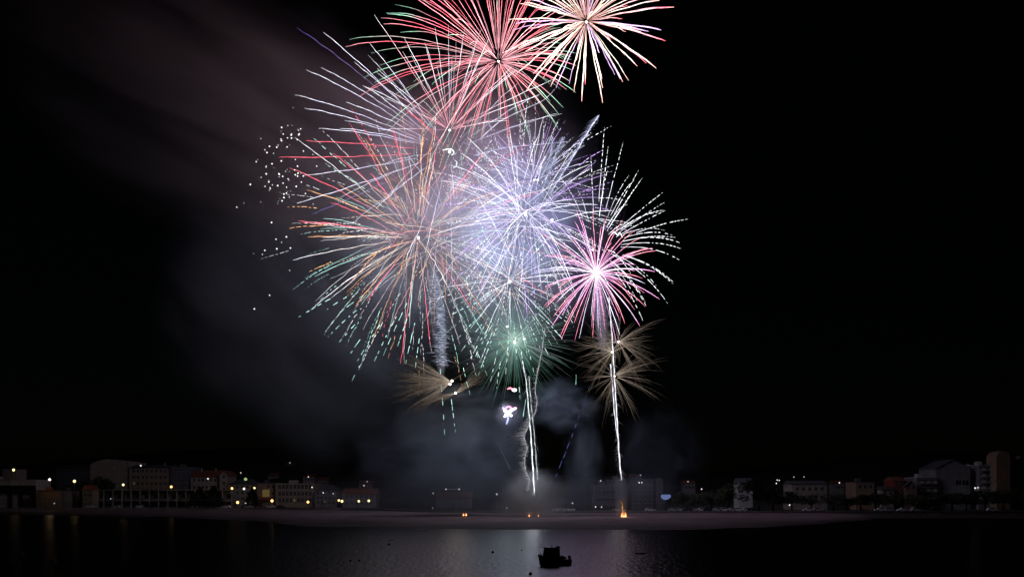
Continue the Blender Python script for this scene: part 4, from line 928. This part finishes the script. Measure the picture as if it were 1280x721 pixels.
# ------------------------------------------------------------------ smoke
def smoke(label, px, py, rx, ry, Y, rdepth, dens, scale=2.2, lo=.42, hi=.72, rot=0, seed=0, stretch=(1,1,1), power=1.4, color=(.84,.88,1.0), floor=0.0, aniso=0.0, detail=4, rag=1.3):
    k = Y/F
    bm = bmesh.new(); bmesh.ops.create_icosphere(bm, subdivisions=3, radius=1)
    m = bpy.data.materials.new('smoke'); m.use_nodes = True; t = m.node_tree; t.nodes.remove(t.nodes['Principled BSDF'])
    pv = t.nodes.new('ShaderNodeVolumePrincipled'); pv.inputs['Color'].default_value = (*color, 1); pv.inputs['Anisotropy'].default_value = aniso
    t.links.new(pv.outputs[0], t.nodes['Material Output'].inputs['Volume'])
    tc = t.nodes.new('ShaderNodeTexCoord')
    dot = t.nodes.new('ShaderNodeVectorMath'); dot.operation = 'DOT_PRODUCT'; t.links.new(tc.outputs['Object'], dot.inputs[0]); t.links.new(tc.outputs['Object'], dot.inputs[1])
    sub = t.nodes.new('ShaderNodeMath'); sub.operation = 'SUBTRACT'; sub.use_clamp = True; sub.inputs[0].default_value = 1; 
    w1 = t.nodes.new('ShaderNodeTexNoise'); w1.inputs['Scale'].default_value = 1.7; w1.inputs['Detail'].default_value = 4
    mpw = t.nodes.new('ShaderNodeMapping'); mpw.inputs['Location'].default_value = (seed*1.9+5, seed, seed*2.7); t.links.new(tc.outputs['Object'], mpw.inputs['Vector']); t.links.new(mpw.outputs[0], w1.inputs['Vector'])
    wj = t.nodes.new('ShaderNodeMath'); wj.operation = 'MULTIPLY_ADD'; wj.inputs[1].default_value = rag; t.links.new(w1.outputs['Fac'], wj.inputs[0]); t.links.new(dot.outputs['Value'], wj.inputs[2])
    wk = t.nodes.new('ShaderNodeMath'); wk.operation = 'SUBTRACT'; wk.inputs[1].default_value = rag*.28; t.links.new(wj.outputs[0], wk.inputs[0])
    t.links.new(wk.outputs[0], sub.inputs[1])
    pw = t.nodes.new('ShaderNodeMath'); pw.operation = 'POWER'; pw.inputs[1].default_value = power; t.links.new(sub.outputs[0], pw.inputs[0])
    mp = t.nodes.new('ShaderNodeMapping'); mp.inputs['Location'].default_value = (seed*3.7, seed*1.3, seed*2.1); mp.inputs['Scale'].default_value = stretch
    t.links.new(tc.outputs['Object'], mp.inputs['Vector'])
    nz = t.nodes.new('ShaderNodeTexNoise'); nz.inputs['Scale'].default_value = scale; nz.inputs['Detail'].default_value = detail; nz.inputs['Roughness'].default_value = .5; nz.inputs['Distortion'].default_value = .9
    t.links.new(mp.outputs[0], nz.inputs['Vector'])
    mr = t.nodes.new('ShaderNodeMapRange'); mr.interpolation_type = 'SMOOTHSTEP'; mr.inputs['From Min'].default_value = lo; mr.inputs['From Max'].default_value = hi
    mr.inputs['To Min'].default_value = floor; mr.inputs['To Max'].default_value = 1
    t.links.new(nz.outputs['Fac'], mr.inputs['Value'])
    a = t.nodes.new('ShaderNodeMath'); a.operation = 'MULTIPLY'; t.links.new(mr.outputs[0], a.inputs[0]); t.links.new(pw.outputs[0], a.inputs[1])
    b = t.nodes.new('ShaderNodeMath'); b.operation = 'MULTIPLY'; b.inputs[1].default_value = dens; t.links.new(a.outputs[0], b.inputs[0])
    t.links.new(b.outputs[0], pv.inputs['Density'])
    o = bm_obj('smoke', bm, m); o.location = W(px, py, Y); o.scale = (rx*k, rdepth, ry*k); o.rotation_euler = (0, R(rot), 0)
    return tag(o, label, 'smoke', kind='stuff')
BLUE = (.66,.78,1.0)
smoke('bright lavender firework smoke glowing behind the central bursts', 590, 265, 220, 235, 304, 36, .022, 2.4, .35, .72, seed=1, floor=.3, rag=.9, aniso=.5)
smoke('dense glowing smoke knot behind the bluish white burst', 620, 265, 120, 145, 302, 24, .04, 2.6, .35, .7, seed=2, floor=.35, rag=.9, aniso=.5)
smoke('mauve smoke plume drifting to the upper left', 290, 140, 450, 185, 322, 45, .060, 1.6, .36, .70, rot=26, seed=3, stretch=(.6,1,1.9), floor=.08, color=(1,.91,.96))
smoke('faint grey smoke bank left of the bursts', 385, 385, 250, 230, 318, 45, .032, 1.7, .36, .72, rot=42, seed=4, stretch=(.6,1,1.7), floor=.2, color=(.78,.86,1))
smoke('green lit smoke around the green brush burst', 625, 425, 75, 66, 304, 16, .035, 2.4, .35, .72, seed=12, floor=.2)
smoke('blue grey smoke hanging between the gold burst and the beach', 565, 570, 150, 105, 312, 20, .22, 2.2, .38, .72, seed=5, floor=.12, color=BLUE, rag=1.5)
smoke('pale smoke dome around the foot of the central comets', 664, 628, 60, 56, 303, 13, .22, 2.2, .3, .7, seed=6, floor=.35, color=(.97,.97,1))
smoke('smoke column standing between the two comet tracks', 730, 585, 36, 80, 310, 9, .15, 1.8, .35, .7, seed=7, floor=.2, color=BLUE)
smoke('narrow smoke column over the tallest flames', 776, 620, 12, 40, 301, 4, .4, 1.8, .3, .7, seed=8, floor=.3)
smoke('blue smoke puff right of the central comets', 700, 508, 66, 44, 312, 11, .13, 2.2, .38, .7, rot=10, seed=9, floor=.05, color=BLUE)
smoke('thin low smoke layer lying over the beach', 610, 622, 330, 52, 316, 16, .075, 2.2, .35, .75, seed=10, floor=.3, color=(.8,.86,1))
smoke('faint smoke rising at right over the stepped hotel', 820, 575, 80, 80, 322, 14, .05, 1.8, .4, .75, seed=11, floor=.1, color=BLUE)
smoke('soft pale smoke plume under the left burst', 547, 400, 11, 82, 303, 3.2, 2.4, 2.0, .25, .7, rot=-5, seed=13, stretch=(1,1,4), floor=.4, color=(.78,.84,1), rag=.7)
smoke('soft pale smoke ribbon under the pink peony', 751, 395, 9, 62, 303, 2.6, .8, 2.0, .25, .7, rot=-5, seed=14, stretch=(1,1,4), floor=.4, rag=.7)
smoke('added smoke puff standing in for the glow of the tumbling flare', 636, 518, 22, 22, 301, 6, .16, 2.2, .3, .7, seed=15, floor=.3, color=(.84,.84,1), rag=.8)  # puff added only to give the flare its bloom
